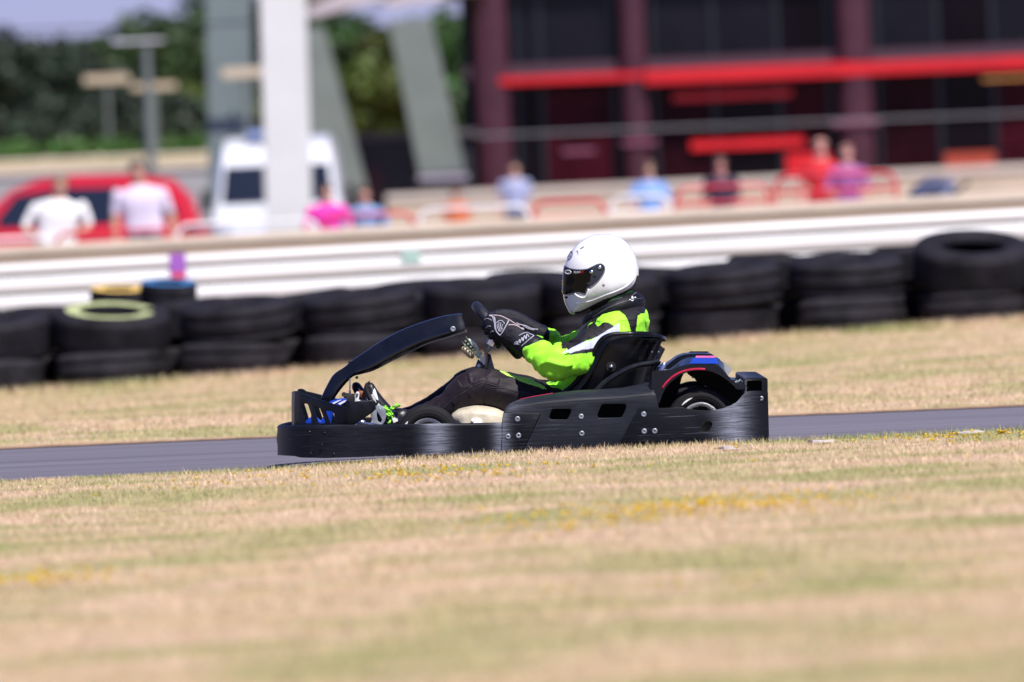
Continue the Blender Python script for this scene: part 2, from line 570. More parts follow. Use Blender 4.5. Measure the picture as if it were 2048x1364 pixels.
# ---- nose cone with three slots, corner wing behind it
nose_y = lambda px, py: interp([(589, -.20), (610, -.27), (640, -.36), (668, -.43), (690, -.475)], px)
s1 = [(601, 809), (604, 807.5), (613.5, 807.5), (616, 809.5), (622, 828), (622, 845), (619.5, 847), (613, 847), (611, 845)]
s2 = [(627, 814), (630, 813), (637, 814.5), (640, 817), (650, 843), (649, 846.5), (639, 847), (636.5, 845)]
s3 = [(652, 823), (655, 821.5), (664.5, 823.5), (668, 827), (671, 845), (669, 847), (662, 847), (660, 845)]
nose_poly = [(590, 862), (589.5, 800), (589.3, 786), (590.5, 783), (593, 782.3), (599, 782.6), (602, 784.5), (606, 788), (620, 792.5), (640, 799.5), (655, 804), (668, 808.5), (680, 811.5), (686, 812.5), (689.5, 815.5), (691, 821), (692, 862)]
nose = plate('nose_panel', nose_poly, 0, .035, M_NOSE, kart, holes=[s1, s2, s3], cuts_x=[600, 612, 625, 640, 655, 668, 680], bevel=.006, yfn=nose_y, angle=50)
wing_y = lambda px, py: interp([(688, -.47), (700, -.485), (720, -.49), (752, -.48)], px)
wing = plate('nose_wing', [(689, 819), (690, 810), (694, 807), (702, 804.5), (715, 802.5), (735, 801), (744, 800), (749, 801.5), (751.5, 806), (751, 815), (748.5, 822), (744, 826), (715, 845), (700, 856), (690, 862)], 0, .03, M_NOSE, kart, cuts_x=[700, 720, 740], bevel=.007, yfn=wing_y, angle=50)
# front of the nose, between the two corner panels
mb = MB()
for s in (0,):
    ys = [-.20, -.13, -.06, .0, .06, .13, .20]
    rg = []
    for y in ys:
        bx = 589 - 6 * (1 - (y / .2) ** 2)
        rg.append([P(bx, 862, y), P(bx, 800, y), P(bx + .5, 784, y), P(bx + 4, 782, y), P(bx + 10, 783, y), P(bx + 12, 800, y), P(bx + 14, 862, y)])
    v_, f_ = loft(rg)
    mb.add(v_, f_)
mb.build('nose_front', M_NOSE, kart)
# blue inner moulding and stickers seen through the slots
blue_in = plate('blue_inner_moulding', [(607, 850), (610, 843), (618, 836), (625, 833), (634, 835), (641, 842), (650, 828), (652, 808), (664, 801), (680, 797), (692, 797), (694, 803), (684, 812), (668, 818), (662, 850)], -.16, .05, M_BLUE, kart, bevel=.004)
st = MB()
for poly in ([(664, 806), (678, 800), (684, 799), (668, 808)], [(676, 807), (688, 801), (693, 800), (690, 804), (680, 810)]):
    st.add([P(a, b_, -.164) for a, b_ in poly], [(0, 1, 2, 3) if len(poly) == 4 else tuple(range(len(poly)))])
st.build('white_stripe', M_WHITEPL, blue_in)

# ---- steering fairing: the long arched panel
FA = [((636, 812), (667, 816), .060), ((643, 793), (664, 806), .062), ((653, 772), (669, 797), .066), ((667, 749), (684, 776), .07), ((690, 733), (705, 754), .074), ((705, 720), (722, 748.5), .08), ((728, 704.5), (748, 741), .086),
      ((760, 683), (785, 722), .094), ((800, 661), (822, 703), .102), ((840, 645.5), (858, 687), .108), ((880, 633.2), (894, 676), .112), ((908, 628.3), (918, 668.5), .114), ((922, 626.5), (933, 664.5), .112)]
tp = smooth_path([Vector((a[0], a[1], w)) for a, b_, w in FA], 4)
bt = smooth_path([Vector((b_[0], b_[1], w)) for a, b_, w in FA], 4)
rings = []
for t, b_ in zip(tp, bt):
    w = t.z
    prof = [(0, .50), (.012, .62), (.04, .70), (.25, .80), (.55, .93), (.80, 1.0), (.835, .99), (.86, .93), (.93, .74), (1.0, .52)]
    rg = []
    for q, s in prof: rg.append(P(t.x + (b_.x - t.x) * q, t.y + (b_.y - t.y) * q, -w * s))
    for q, s in reversed(prof): rg.append(P(t.x + (b_.x - t.x) * q, t.y + (b_.y - t.y) * q, w * s))
    rings.append(rg)
# hollow rear end
lastr = rings[-1]
cen = sum(lastr, Vector()) / len(lastr)
rings.append([cen + (q - cen) * .93 + Vector((.002, 0, 0)) for q in lastr])
rings.append([cen + (q - cen) * .90 + Vector((-.05, 0, -.012)) for q in lastr])
v, f = loft(rings)
fairing = add_mesh('steering_fairing', v, f, M_FAIR, kart, angle=40)
screw(906, 658, -.112, fairing, 5.2)
for a, b_ in ((699, 724.5), (713.5, 755)):
    mb = MB(); c = P(a, b_, -.04); mb.tube([c - Vector((0, .008, 0)), c + Vector((0, .03, 0))], .006, 8)
    mb.build('fairing_bolt', M_BLKST, fairing)
mb = MB(); mb.tube([P(700, 756, -.06), P(699.8, 782, -.06)], .0026, 8); mb.tube([P(699.8, 781, -.06), P(699.8, 808, -.06)], .0046, 8)
mb.build('fairing_stay', M_STEEL, kart)

# ---- wheels
def wheel(px, py, Y, R, width, rim_r, parent, far=False):
    c = P(px, py, Y)
    if far: c = Vector((c.x, -c.y, c.z))
    s = 1 if far else -1
    w = width / 2
    ax = Vector((0, s, 0))
    w_root = add_wheel_tyre(c, ax, R, w, rim_r, parent)
    return w_root


def add_wheel_tyre(c, ax, R, w, rim, parent):
    prof = [(rim * .97, -w * .70), (rim * 1.04, -w * .86), (rim * 1.25, -w * .98), (R * .80, -w), (R * .90, -w * .96), (R * .965, -w * .86), (R * .99, -w * .7), (R, -w * .4), (R, w * .4),
            (R * .99, w * .7), (R * .965, w * .86), (R * .935, w * .925), (R * .925, w * .935), (R * .915, w * .93), (R * .89, w * .965), (R * .84, w * .985), (R * .83, w * .978), (R * .82, w * .985), (R * .76, w), (R * .70, w * .99), (R * .69, w * .975), (R * .68, w * .985), (rim * 1.25, w * .96), (rim * 1.06, w * .86), (rim * .97, w * .70)]
    v_, f_ = lathe(c, ax, prof, 72)
    wl = add_mesh('wheel', v_, f_, M_RUB, parent, angle=50)
    v_, f_ = lathe(c, ax, [(rim * .98, -w * .8), (rim * .80, -w * .3), (rim * .80, w * .35), (rim * .88, w * .60), (rim * .92, w * .80), (rim * 1.03, w * .88), (rim * 1.05, w * .84), (rim * 1.0, w * .76)], 48)
    add_mesh('rim', v_, f_, M_RIM, wl, angle=40)
    v_, f_ = lathe(c, ax, [(0, w * .5), (rim * .22, w * .5), (rim * .24, w * .3), (rim * .82, w * .22), (rim * .82, w * .1), (0, w * .1)], 24)
    add_mesh('hub', v_, f_, M_DARK, wl, angle=30)
    return wl


def smear_arc(wl, c, R, a0, a1, Y):  # white arc standing in for the blur of turning sidewall lettering
    mb_ = MB()
    pts_i, pts_o = [], []
    for i in range(9):
        a = math.radians(a0 + (a1 - a0) * i / 8)
        wd = .0035 * math.sin(math.pi * (i + .6) / 9.2)
        pts_i.append(c + Vector((math.cos(a) * (R - wd), Y, math.sin(a) * (R - wd))))
        pts_o.append(c + Vector((math.cos(a) * (R + wd), Y, math.sin(a) * (R + wd))))
    vs_ = pts_i + pts_o
    mb_.add(vs_, [(i, i + 1, 10 + i, 9 + i) for i in range(8)])
    mb_.build('lettering_smear', M_WHITEPL, wl)


sN = (DIST - .5) / FPX
wf = wheel(856, 872, -.50, 62.5 * sN, .125, 35 * sN, kart)
wr = wheel(1401, 841.5, -.50, 68.5 * sN, .19, 37 * sN, kart)
smear_arc(wf, P(856, 872, -.50), 50 * sN, 140, 158, -.0634)
smear_arc(wr, P(1401, 841.5, -.50), 50 * sN, 108, 138, -.0962)
wheel(856, 872, -.50, 62.5 * sN, .125, 35 * sN, kart, far=True)
wheel(1401, 841.5, -.50, 68.5 * sN, .19, 37 * sN, kart, far=True)

# ---- fender / engine cover around the rear wheel (lofted so its upper edge slopes inwards)
outer = [(1303, 806), (1303, 770), (1304, 745), (1307, 741.5), (1322, 740.5), (1340, 737.5), (1350, 729.5), (1364, 719.5), (1376, 715), (1392, 713.2), (1412, 713), (1431, 713.6), (1439, 717.5), (1445, 728), (1449, 738), (1454, 749), (1462, 758.5), (1472, 765.5), (1482, 768), (1491, 768.5)]
inner = [(1491, 778), (1482, 779), (1474, 778.5), (1464, 768.5), (1454, 760), (1444, 753), (1434, 747.5), (1423, 743.2), (1412, 740.8), (1400, 740), (1388, 741), (1376, 743.4), (1364, 748), (1353, 755), (1342, 764), (1332, 775), (1325, 788), (1319, 806)]
poly_full = outer + inner


def drop(poly, lim, dy):
    out_ = []
    for i, (a, b_) in enumerate(poly):
        if i < len(outer) and b_ < lim: out_.append((a + (2 if a < 1400 else -3), b_ + dy * (lim - b_) / 28))
        else: out_.append((a, b_))
    return out_


front_p = drop(poly_full, 741, 15)
mid_p = poly_full
bm = bmesh.new()
ringset = [([P(a, b_, -.640) for a, b_ in front_p]), ([P(a, b_, -.50) for a, b_ in mid_p]), ([P(a, b_ + .5, -.36) for a, b_ in mid_p])]
bv = [[bm.verts.new(q) for q in rg] for rg in ringset]
for i in range(2):
    for j in range(len(bv[0])):
        j2 = (j + 1) % len(bv[0])
        bm.faces.new((bv[i][j], bv[i][j2], bv[i + 1][j2], bv[i + 1][j]))
from mathutils.geometry import tessellate_polygon
for tri in tessellate_polygon([[Vector((a, b_, 0)) for a, b_ in front_p]]): bm.faces.new([bv[0][k] for k in tri])
for tri in tessellate_polygon([[Vector((a, b_, 0)) for a, b_ in mid_p]]): bm.faces.new([bv[2][k] for k in tri])
bmesh.ops.recalc_face_normals(bm, faces=bm.faces)
es = [e for e in bm.edges if len(e.link_faces) == 2 and e.calc_face_angle(0) > math.radians(33)]
bmesh.ops.bevel(bm, geom=es, offset=.006, segments=3, affect='EDGES', clamp_overlap=True)
cover = from_bm('engine_cover', bm, M_COVER, kart, angle=50)


def on_slope(px, q, off=.003):
    """a point on the cover's sloping top: q = 0 lower (near) edge, 1 upper edge"""
    lo = P(px, 728.5, -.640); hi = P(px, 713.2, -.50)
    return lo + (hi - lo) * q + Vector((0, -.004, .008)).normalized() * off


mb = MB()
mb.add([on_slope(1379, .0), on_slope(1437, .0), on_slope(1434, .72), on_slope(1386, .72)], [(0, 1, 2, 3)])
mb.build('blue_label', M_BLUE, cover)
mb = MB()
mb.add([on_slope(1391, .73, .004), on_slope(1431, .73, .004), on_slope(1430, 1.0, .004), on_slope(1392, 1.0, .004)], [(0, 1, 2, 3)])
mb.build('pink_label', M_PINK, cover)
arc = [(1325.5, 775), (1331, 767.5), (1339, 759), (1349, 751), (1360, 745), (1372, 741), (1386, 738.5), (1400, 738), (1410, 738.6)]
mb = MB(); mb.tube([P(q.x, q.y, -.641) for q in smooth_path([Vector((x, y, 0)) for x, y in arc], 3)], .0042, 6)
mb.build('red_edge_trim', M_RED, cover)
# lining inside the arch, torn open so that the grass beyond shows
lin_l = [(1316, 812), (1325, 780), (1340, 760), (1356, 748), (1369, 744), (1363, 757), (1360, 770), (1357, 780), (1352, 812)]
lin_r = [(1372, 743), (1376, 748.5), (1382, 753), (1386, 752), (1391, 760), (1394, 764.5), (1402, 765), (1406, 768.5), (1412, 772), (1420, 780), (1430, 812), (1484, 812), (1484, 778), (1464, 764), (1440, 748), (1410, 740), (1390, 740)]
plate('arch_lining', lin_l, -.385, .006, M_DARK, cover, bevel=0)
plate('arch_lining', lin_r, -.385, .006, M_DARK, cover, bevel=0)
mb = MB()
mb.add([P(1446, 722, -.45), P(1452, 727, -.44), P(1464, 738, -.43), P(1456, 752, -.44), P(1450, 742, -.45)], [(0, 1, 2, 3, 4)])
mb.build('torn_flap', mat('torn grey plastic', (.25, .26, .27), .6), cover)
mb = MB()
for q in ((1326, 735, .012),):
    v_, f_ = lathe(P(q[0], q[1], -.5), Vector((.4, 0, 1)), [(0, .02), (q[2] * .6, .019), (q[2], .010), (q[2] * 1.1, -.01), (q[2] * 1.1, -.03)], 16)
    mb.add(v_, f_)
mb.build('filler_cap', M_STEEL, kart)
# engine and exhaust beneath the covers
mb = MB()
e0 = P(1345, 800, -.1); mb.box((e0.x, -.42, .05), (e0.x + .19, -.24, .20)); mb.box((e0.x + .02, -.40, .2), (e0.x + .15, -.26, .24))
for i in range(6): mb.box((e0.x - .01, -.41 + i * .028, .07), (e0.x + .2, -.40 + i * .028, .19))
eng = mb.build('engine', M_DARK, kart)
mb = MB()
mb.tube([P(1474, 766, -.5), P(1480, 760, -.48), P(1484, 764, -.47)], .004, 8); mb.tube([P(1470, 767, -.5), P(1476, 762, -.5)], .007, 8)
mb.build('cover_catch', M_GREYST, kart)
# lug where the fender meets the cross bumper
mb = MB(); rg = [ring(P(a, 774.5, y), Vector((0, 0, .0115)), Vector((.001, 0, 0)) + Vector((0, .03, 0)), 14, 3) for a, y in ((1470, -.55), (1480, -.55), (1496, -.55))]
mb.add(*loft(rg)); mb.build('fender_bracket', M_COVER, kart)

# ---- floor tray, frame, axles, tank
xf, xb = P(640, 880, 0).x, P(1500, 880, 0).x
mb = MB(); mb.box((xf, -.34, .045), (P(1150, 880, 0).x, .34, .055))
mb.build('floor_tray', M_DARK, kart)
mb = MB()
for s in (-1, 1):
    mb.tube([(xf + .02, s * .3, .07), (P(860, 0, 0).x, s * .36, .07), (P(1150, 0, 0).x, s * .37, .07), (P(1320, 0, 0).x, s * .33, .09), (xb, s * .33, .10)], .015, 10)
    mb.tube([(P(980, 0, 0).x, s * .36, .07), (P(990, 0, 0).x, s * .62, .08), (P(1270, 0, 0).x, s * .62, .08), (P(1280, 0, 0).x, s * .35, .08)], .012, 10)
for xx in (P(880, 0, 0).x, P(1160, 0, 0).x, P(1340, 0, 0).x): mb.tube([(xx, -.36, .07), (xx, .36, .07)], .014, 10)
mb.build('frame', M_BLKST, kart)
c = P(1401, 841.5, 0); c2 = P(856, 872, -.5)
mb = MB(); mb.tube([(c.x, -.5, c.z), (c.x, .5, c.z)], .018, 14); mb.tube([(c2.x, -.46, c2.z), (c2.x, -.36, c2.z)], .012, 10); mb.tube([(c2.x, .46, c2.z), (c2.x, .36, c2.z)], .012, 10)
mb.build('axle', M_STEEL, kart)
tank_st = [(P(912, 850, -.16), .03, .10), (P(922, 842, -.16), .05, .13), (P(945, 844, -.16), .066, .14), (P(975, 845, -.16), .064, .14), (P(1000, 848, -.16), .056, .13), (P(1016, 846, -.16), .045, .11)]
v, f = limb(tank_st, 28, 4.2, sub=3)
tank = add_mesh('fuel_tank', v, f, M_TANK, kart, angle=80)
mb = MB()
v_, f_ = lathe(P(955, 846, -.300), Vector((0, -1, .3)), [(0, .012), (.016, .012), (.02, .004), (.022, -.02)], 18); mb.add(v_, f_)
v_, f_ = lathe(P(948, 842, -.30), Vector((-.3, -1, .6)), [(0, .01), (.008, .01), (.01, -.02)], 12); mb.add(v_, f_)
mb.build('tank_fitting', M_WHITEPL, tank)

# ---- seat: bucket shell between two high wings
Lp = [(1088, 812), (1112, 797), (1135, 780), (1150, 767.5), (1164, 750), (1176, 730), (1186, 709), (1196, 690), (1207, 677), (1222, 670.5), (1240, 668.5), (1262, 668), (1285, 668), (1304, 669.5)]
Rp = [(1096, 862), (1150, 866), (1200, 862), (1238, 846), (1262, 825), (1280, 800), (1290, 775), (1297, 752), (1304, 731), (1310, 714), (1316, 700), (1321, 690), (1325, 683), (1328, 678)]
Ls = smooth_path([Vector((a, b_, 0)) for a, b_ in Lp], 4); Rs = smooth_path([Vector((a, b_, 0)) for a, b_ in Rp], 4)
rings_o, rings_i = [], []
for i, (l, r_) in enumerate(zip(Ls, Rs)):
    q = i / (len(Ls) - 1)
    W = interp([(0, .23), (.35, .285), (.6, .300), (.85, .290), (1, .245)], q)
    ro, ri = [], []
    for j in range(25):
        ph = math.pi * j / 24
        g = max(0, math.sin(ph)) ** .62
        cy = math.cos(ph); cy = math.copysign(abs(cy) ** .55, cy)
        yy = -W * cy
        p_ = P(l.x + (r_.x - l.x) * g, l.y + (r_.y - l.y) * g, yy)
        ro.append(p_)
        g2 = max(0, g - .06 * math.sin(ph)); y2 = yy * (1 - .03)
        ri.append(P(l.x + (r_.x - l.x) * g2, l.y + (r_.y - l.y) * g2, y2))
    rings_o.append(ro); rings_i.append(ri)
vs, fs = [], []
n_ = 25; K = len(rings_o)
for rg in rings_o: vs += rg
for rg in rings_i: vs += rg
B0 = K * n_
for i in range(K - 1):
    for j in range(n_ - 1):
        fs.append((i * n_ + j, (i + 1) * n_ + j, (i + 1) * n_ + j + 1, i * n_ + j + 1))
        fs.append((B0 + i * n_ + j, B0 + i * n_ + j + 1, B0 + (i + 1) * n_ + j + 1, B0 + (i + 1) * n_ + j))
seat = add_mesh('seat', vs, fs, M_SEAT, kart, angle=70)
rim_pts = [rg[0] for rg in rings_o] + [q for q in rings_o[-1][1:-1]] + [rg[-1] for rg in reversed(rings_o)]
mb = MB(); mb.tube(rim_pts, [.011] * len(rim_pts), 10)
mb.build('seat_rim', M_SEAT, seat, angle=80)
# flat rolled lip seen along the wing
lipv = []
for i, (l, r_) in enumerate(zip(Ls, Rs)):
    q = i / (len(Ls) - 1)
    W = interp([(0, .23), (.35, .285), (.6, .300), (.85, .290), (1, .245)], q)
    a = Vector((r_.x - l.x, r_.y - l.y, 0)).normalized() * 15
    lipv.append((P(l.x, l.y, -W - .004), P(l.x + a.x, l.y + a.y, -W - .016), P(l.x + a.x * 1.12, l.y + a.y * 1.12, -W + .004)))
vs = [q for t in lipv for q in t]; fs = []
for i in range(len(lipv) - 1):
    for j in range(2): fs.append((i * 3 + j, i * 3 + j + 1, (i + 1) * 3 + j + 1, (i + 1) * 3 + j))
add_mesh('seat_lip', vs, fs, M_SEAT, seat, angle=80)
v_, f_ = lathe(P(1222, 734, -.304), Vector((0, -1, 0)), [(0, .004), (.010, .004), (.019, .003), (.0205, -.003), (.0205, -.02)], 28)
sb_ = add_mesh('seat_washer', v_, f_, M_RUB, seat, angle=30)
v_, f_ = lathe(P(1222.5, 733, -.310), Vector((0, -1, 0)), [(0, .010), (.004, .0095), (.0075, .006), (.0085, 0), (.0085, -.004)], 20)
add_mesh('bolt', v_, f_, M_STEEL, sb_, angle=50)
mb = MB()
mb.tube([P(q.x, q.y, -.330) for q in smooth_path([Vector((x, y, 0)) for x, y in ((1176, 800), (1196, 778), (1215, 761), (1236, 748), (1258, 737), (1280, 730), (1302, 726.5), (1318, 722))], 4)], .0115, 12)
mb.tube([P(1318, 722, -.330), P(1308, 735, -.32), P(1300, 800, -.28)], .011, 10)
mb.build('seat_stay', M_BLKST, kart, angle=80)
mb = MB(); mb.add(*loft([ring(P(a, b_, -.22), (P(a + 5.5, b_ + 4, -.22) - P(a, b_, -.22)), Vector((0, .02, 0)), 12, 4) for a, b_ in ((1325, 694), (1318, 708), (1310, 724), (1304, 735))]))
mb.build('seat_strut', M_BLKST, kart)
mb = MB()
for a, b_ in ((1304, 704), (1317, 704), (1308, 727), (1296, 726)):
    v_, f_ = lathe(P(a, b_, -.25), Vector((0, -1, 0)), [(0, .012), (.003, .011), (.0045, .006), (.0045, -.01)], 10); mb.add(v_, f_)
mb.build('strut_bolt', M_STEEL, kart)

# ---- steering wheel, hub and column
pw = Vector((.655, .756, 0))                       # rim direction in the photo's profile
sw_c = P(994.5, 660.5, 0)
e1 = (P(994.5 + 65.5, 660.5 + 75.6, 0) - sw_c).normalized(); e2 = Vector((0, 1, 0)); en = e1.cross(e2)
SWR = 63 * DIST / FPX
rim = []
for i in range(64):
    a = 2 * math.pi * i / 64
    cs, sn = math.cos(a), math.sin(a)
    rim.append(sw_c + e1 * SWR * cs + e2 * SWR * 1.04 * sn)
mb = MB(); mb.tube(rim, .0205, 16, closed=True)
swheel = mb.build('steering_wheel', mat('grip rubber', (.011, .012, .016), .45, var=.3, scale=40, bump=.3, bscale=260), kart, angle=80)
mb = MB()
hub_c = P(988, 682, 0)
for a in (90, 210, 330):
    d = e1 * math.cos(math.radians(a + 90)) + e2 * math.sin(math.radians(a + 90))
    mb.tube([hub_c, sw_c + d * SWR * .95], .009, 8)
v_, f_ = lathe(hub_c, en, [(0, .02), (.03, .018), (.036, .006), (.036, -.01), (0, -.012)], 20); mb.add(v_, f_)
mb.build('spoke', M_BLKST, swheel)
mb = MB()
mb.add(*loft([ring(P(a, b_, -.03), (P(a + 7.5, b_ + 4.5, -.03) - P(a, b_, -.03)), Vector((0, .022, 0)), 12, 5) for a, b_ in ((986.5, 676), (979.5, 690))]))
mb.tube([P(986, 682, -.055), P(986, 682, -.04)], .006, 10)
mb.build('steering_boss', M_STEEL, kart)
mb = MB(); mb.tube([P(980, 690, -.02), P(974, 703, -.02)], .0085, 12); mb.tube([P(974, 703, -.02), P(969, 713, -.02)], .0065, 12)
mb.tube([P(969, 713, 0), P(900, 830, 0), P(850, 860, 0)], .008, 10)
mb.build('steering_column', M_GREYST, kart)
plate('column_support', [(968, 716), (976, 707), (981, 708), (990, 742), (1002, 790), (1010, 850), (985, 850), (972, 790), (962, 760)], -.01, .03, M_BLKST, kart, bevel=.003)
mb = MB(); mb.add([P(a, b_, -.045) for a, b_ in ((958, 716), (968, 709), (974, 722), (968, 731))], [(0, 1, 2, 3)]); mb.add([P(a, b_, -.045) for a, b_ in ((953, 732), (957, 727), (962, 731), (957, 735))], [(0, 1, 2, 3)])
mb.build('column_plate', M_WHITEPL, kart)
plate('column_clamp', [(956, 718), (970, 731), (968, 748), (948, 748), (950, 734)], -.04, .03, M_BLKST, kart, bevel=.002)
# perforated bracket under the fairing with its bottle, clip and hose
br_o = [(911.5, 671), (922, 666.5), (930, 671), (966, 708), (957, 718)]
u = Vector((42, 45, 0)).normalized(); w = Vector((45, -42, 0)).normalized()
holes = []
for i in range(5):
    for j in (-1, 1):
        c_ = Vector((927, 682, 0)) + u * (i * 7.6 + (3.0 if j > 0 else 0)) + w * (j * 3.0)
        holes.append([(c_.x + 1.9 * math.cos(k * math.pi / 4), c_.y + 1.9 * math.sin(k * math.pi / 4)) for k in range(8)])
bracket = plate('display_bracket', br_o, -.05, .004, M_GREENST, kart, holes=holes, bevel=0)
mb = MB(); mb.add([P(a, b_, -.046) for a, b_ in ((911.5, 671), (922, 666.5), (930, 671), (966, 708), (957, 718))], [(0, 1, 2, 3, 4)])
mb2 = mb
v, f = limb([(P(927, 697, -.02), .010, .014), (P(932, 702, -.02), .0125, .017), (P(939, 708.5, -.02), .0125, .017), (P(944, 713, -.02), .010, .014)], 16, 2.6, sub=3)
add_mesh('catch_bottle', v, f, M_AMBER, kart, angle=80)
v, f = limb([(P(938, 679, -.03), .004, .012), (P(947, 687, -.03), .0075, .014), (P(956, 698, -.03), .005, .012)], 14, 3.2, sub=3)
add_mesh('lap_timer', v, f, M_WHITEPL, kart, angle=60)
mb = MB(); mb.tube([P(q.x, q.y, -.055) for q in smooth_path([Vector((x, y, 0)) for x, y in ((956, 690), (963, 693), (970, 701), (973, 712), (973, 724), (971, 736), (968, 742))], 5)], .0042, 10)
mb.build('hose', M_HOSE, kart, angle=80)

# ---- pedals and linkage by the feet
mb = MB()
mb.add(*loft([ring(P(a, b_, -.04), (P(a, b_ - 9.5, -.04) - P(a, b_, -.04)), Vector((0, .03, 0)), 12, 4) for a, b_ in ((688, 795), (700, 796), (709, 797))]))
mb.tube([P(688, 789, -.09), P(688, 789, .0)], .010, 12)
mb.build('pedal_box', mat('grimy casting', (.035, .032, .03), .6, .4, var=.4), kart)
mb2 = plate('pedal_bracket', [(709, 806), (711, 787), (713.5, 783.5), (717, 783.5), (719, 787), (717.5, 800), (736, 800), (736, 808)], -.10, .006, M_WHITEPL, kart, bevel=.0015)
v_, f_ = lathe(P(714.5, 788.5, -.104), Vector((0, -1, 0)), [(0, .004), (.003, .0035), (.005, 0), (.005, -.004)], 14); add_mesh('bolt', v_, f_, M_STEEL, mb2)
v, f = limb([(P(716, 785, -.09), .006, .008), (P(722, 787, -.09), .012, .010), (P(728, 793, -.09), .012, .010), (P(735, 797, -.09), .007, .008)], 12, 2.6, sub=3)
lv = add_mesh('pedal_lever', v, f, M_RUST, kart, angle=60)
v_, f_ = lathe(P(734.5, 797.5, -.102), Vector((0, -1, 0)), [(0, .004), (.004, .003), (.0055, 0), (.0055, -.004)], 14); add_mesh('bolt', v_, f_, M_STEEL, lv)
slot = [(754, 823), (759, 830), (764, 840), (761, 846), (756, 842), (753.5, 832)]
plate('pedal_plate', [(705, 855), (730, 849), (741, 846), (744, 838), (741, 832), (742, 824), (740, 819), (745, 815), (748, 821), (752, 819), (751, 812), (758, 810), (765, 812), (771, 820), (773, 831), (770, 842), (765, 849), (766, 856)], -.20, .008, M_GREYST, kart, holes=[slot], bevel=.0015)
v, f = limb([(P(715, 850, -.22), .006, .006), (P(722, 845, -.22), .011, .011), (P(728, 846, -.22), .010, .010)], 12, 2, sub=3)
add_mesh('ball_joint', v, f, M_STEEL, kart, angle=60)
mb = MB(); mb.tube([P(700, 853, -.22), P(722, 846, -.22), P(727, 838, -.22)], .004, 8); mb.tube([P(727, 846, -.3), (c2.x, -.38, c2.z)], .006, 8)
mb.build('tie_rod', M_STEEL, kart)

# ---- the far side
for o in (end_plate, pod_face, pod, rear_plate, nose, wing, cover): mirror(o)
# ================================================================== the driver
def S(px, Y=0): return px * (DIST + Y) / FPX


def limb_px(st, n=20, e=2.0, sub=4):
    return limb([(P(a, b_, Y), S(r, Y), S(r2, Y)) for a, b_, Y, r, r2 in st], n, e, sub=sub)


torso_st = [((1096, 772), (1182, 842), .160), ((1116, 738), (1226, 800), .165), ((1136, 704), (1262, 755), .172), ((1152, 676), (1284, 708), .185), ((1163, 655), (1294, 668), .195), ((1178, 636), (1297, 641), .188), ((1193, 622), (1294, 622), .150), ((1206, 608), (1280, 606), .098), ((1212, 592), (1262, 588), .070), ((1212, 575), (1252, 572), .062)]
ff = smooth_path([Vector((a[0], a[1], w)) for a, b_, w in torso_st], 4)
bb = smooth_path([Vector((b_[0], b_[1], w)) for a, b_, w in torso_st], 4)
rings = []
for a, b_ in zip(ff, bb):
    pa, pb = P(a.x, a.y, 0), P(b_.x, b_.y, 0)
    rings.append(ring((pa + pb) / 2, (pb - pa) / 2, Vector((0, a.z, 0)), 28, 2.5))
torso = loft(rings)
pelvis = limb_px([(1180, 815, 0, 45, 80), (1140, 812, 0, 46, 84), (1105, 808, 0, 38, 84)], 24, 2.6)
arm_n = [(1246, 668, -.13, 37, 32), (1222, 677, -.165, 39, 32), (1190, 694, -.205, 37, 31), (1158, 711, -.255, 36, 31), (1130, 721, -.29, 35, 31), (1112, 724, -.31, 33, 30)]
arm_n2 = [(1114, 726, -.325, 34, 30), (1098, 720, -.305, 31, 29), (1082, 710, -.27, 26, 27), (1066, 699, -.235, 21, 23), (1057, 693, -.21, 18, 20)]
arm_f = [(1246, 662, .16, 36, 34), (1210, 675, .22, 36, 33), (1165, 693, .29, 30, 30), (1140, 700, .32, 27, 28), (1112, 690, .29, 24, 25), (1088, 677, .24, 20, 22), (1072, 668, .21, 16, 18)]
leg_n = [(1150, 816, -.10, 42, 42), (1110, 810, -.115, 40, 42), (1070, 800, -.13, 38, 40), (1030, 791, -.145, 38, 38), (996, 782, -.155, 38, 36), (968, 772, -.16, 35, 35)]
leg_n2 = [(966, 771, -.16, 35, 35), (944, 778, -.16, 37, 35), (920, 796, -.155, 33, 34), (893, 813, -.15, 26, 29), (866, 822, -.145, 20, 24), (838, 828, -.14, 16, 19), (815, 836, -.135, 14, 16)]
leg_f = [(1150, 812, .10, 42, 42), (1080, 796, .13, 38, 40), (1010, 778, .15, 35, 36), (964, 768, .16, 34, 35)]
leg_f2 = [(962, 768, .16, 34, 35), (936, 776, .155, 35, 34), (905, 793, .145, 29, 30), (870, 810, .13, 22, 25), (835, 822, .115, 16, 19), (806, 831, .10, 14, 16)]
hem = limb_px([(1150, 772, 0, 40, 92), (1122, 772, 0, 30, 92)], 24, 2.4)
bm = fuse([torso, pelvis] + [limb_px(q) for q in (arm_n, arm_n2, arm_f, leg_n, leg_n2, leg_f, leg_f2)], 0.0036, 6)


# ---- cloth folds, pushed into the surface
def axis_seg(st):
    return [(P(a, b_, Y), S(r, Y)) for a, b_, Y, r, r2 in st]


LIMBS = {'arm_n': axis_seg(arm_n), 'fore_n': axis_seg(arm_n2), 'arm_f': axis_seg(arm_f), 'thigh_n': axis_seg(leg_n), 'shin_n': axis_seg(leg_n2), 'thigh_f': axis_seg(leg_f), 'shin_f': axis_seg(leg_f2)}


def nearest(v):
    best = (9, None, 0, Vector((1, 0, 0)))
    for k, st in LIMBS.items():
        acc = 0
        for (a, ra), (b_, rb) in zip(st, st[1:]):
            ab = b_ - a
            t = max(0, min(1, (v - a).dot(ab) / ab.length_squared))
            d = (v - a - ab * t).length - (ra + (rb - ra) * t)
            if d < best[0]: best = (d, k, acc + ab.length * t, ab.normalized())
            acc += ab.length
    return best


def ridged(x, y, z):
    return 1 - 2 * abs(noise.noise(Vector((x, y, z))))


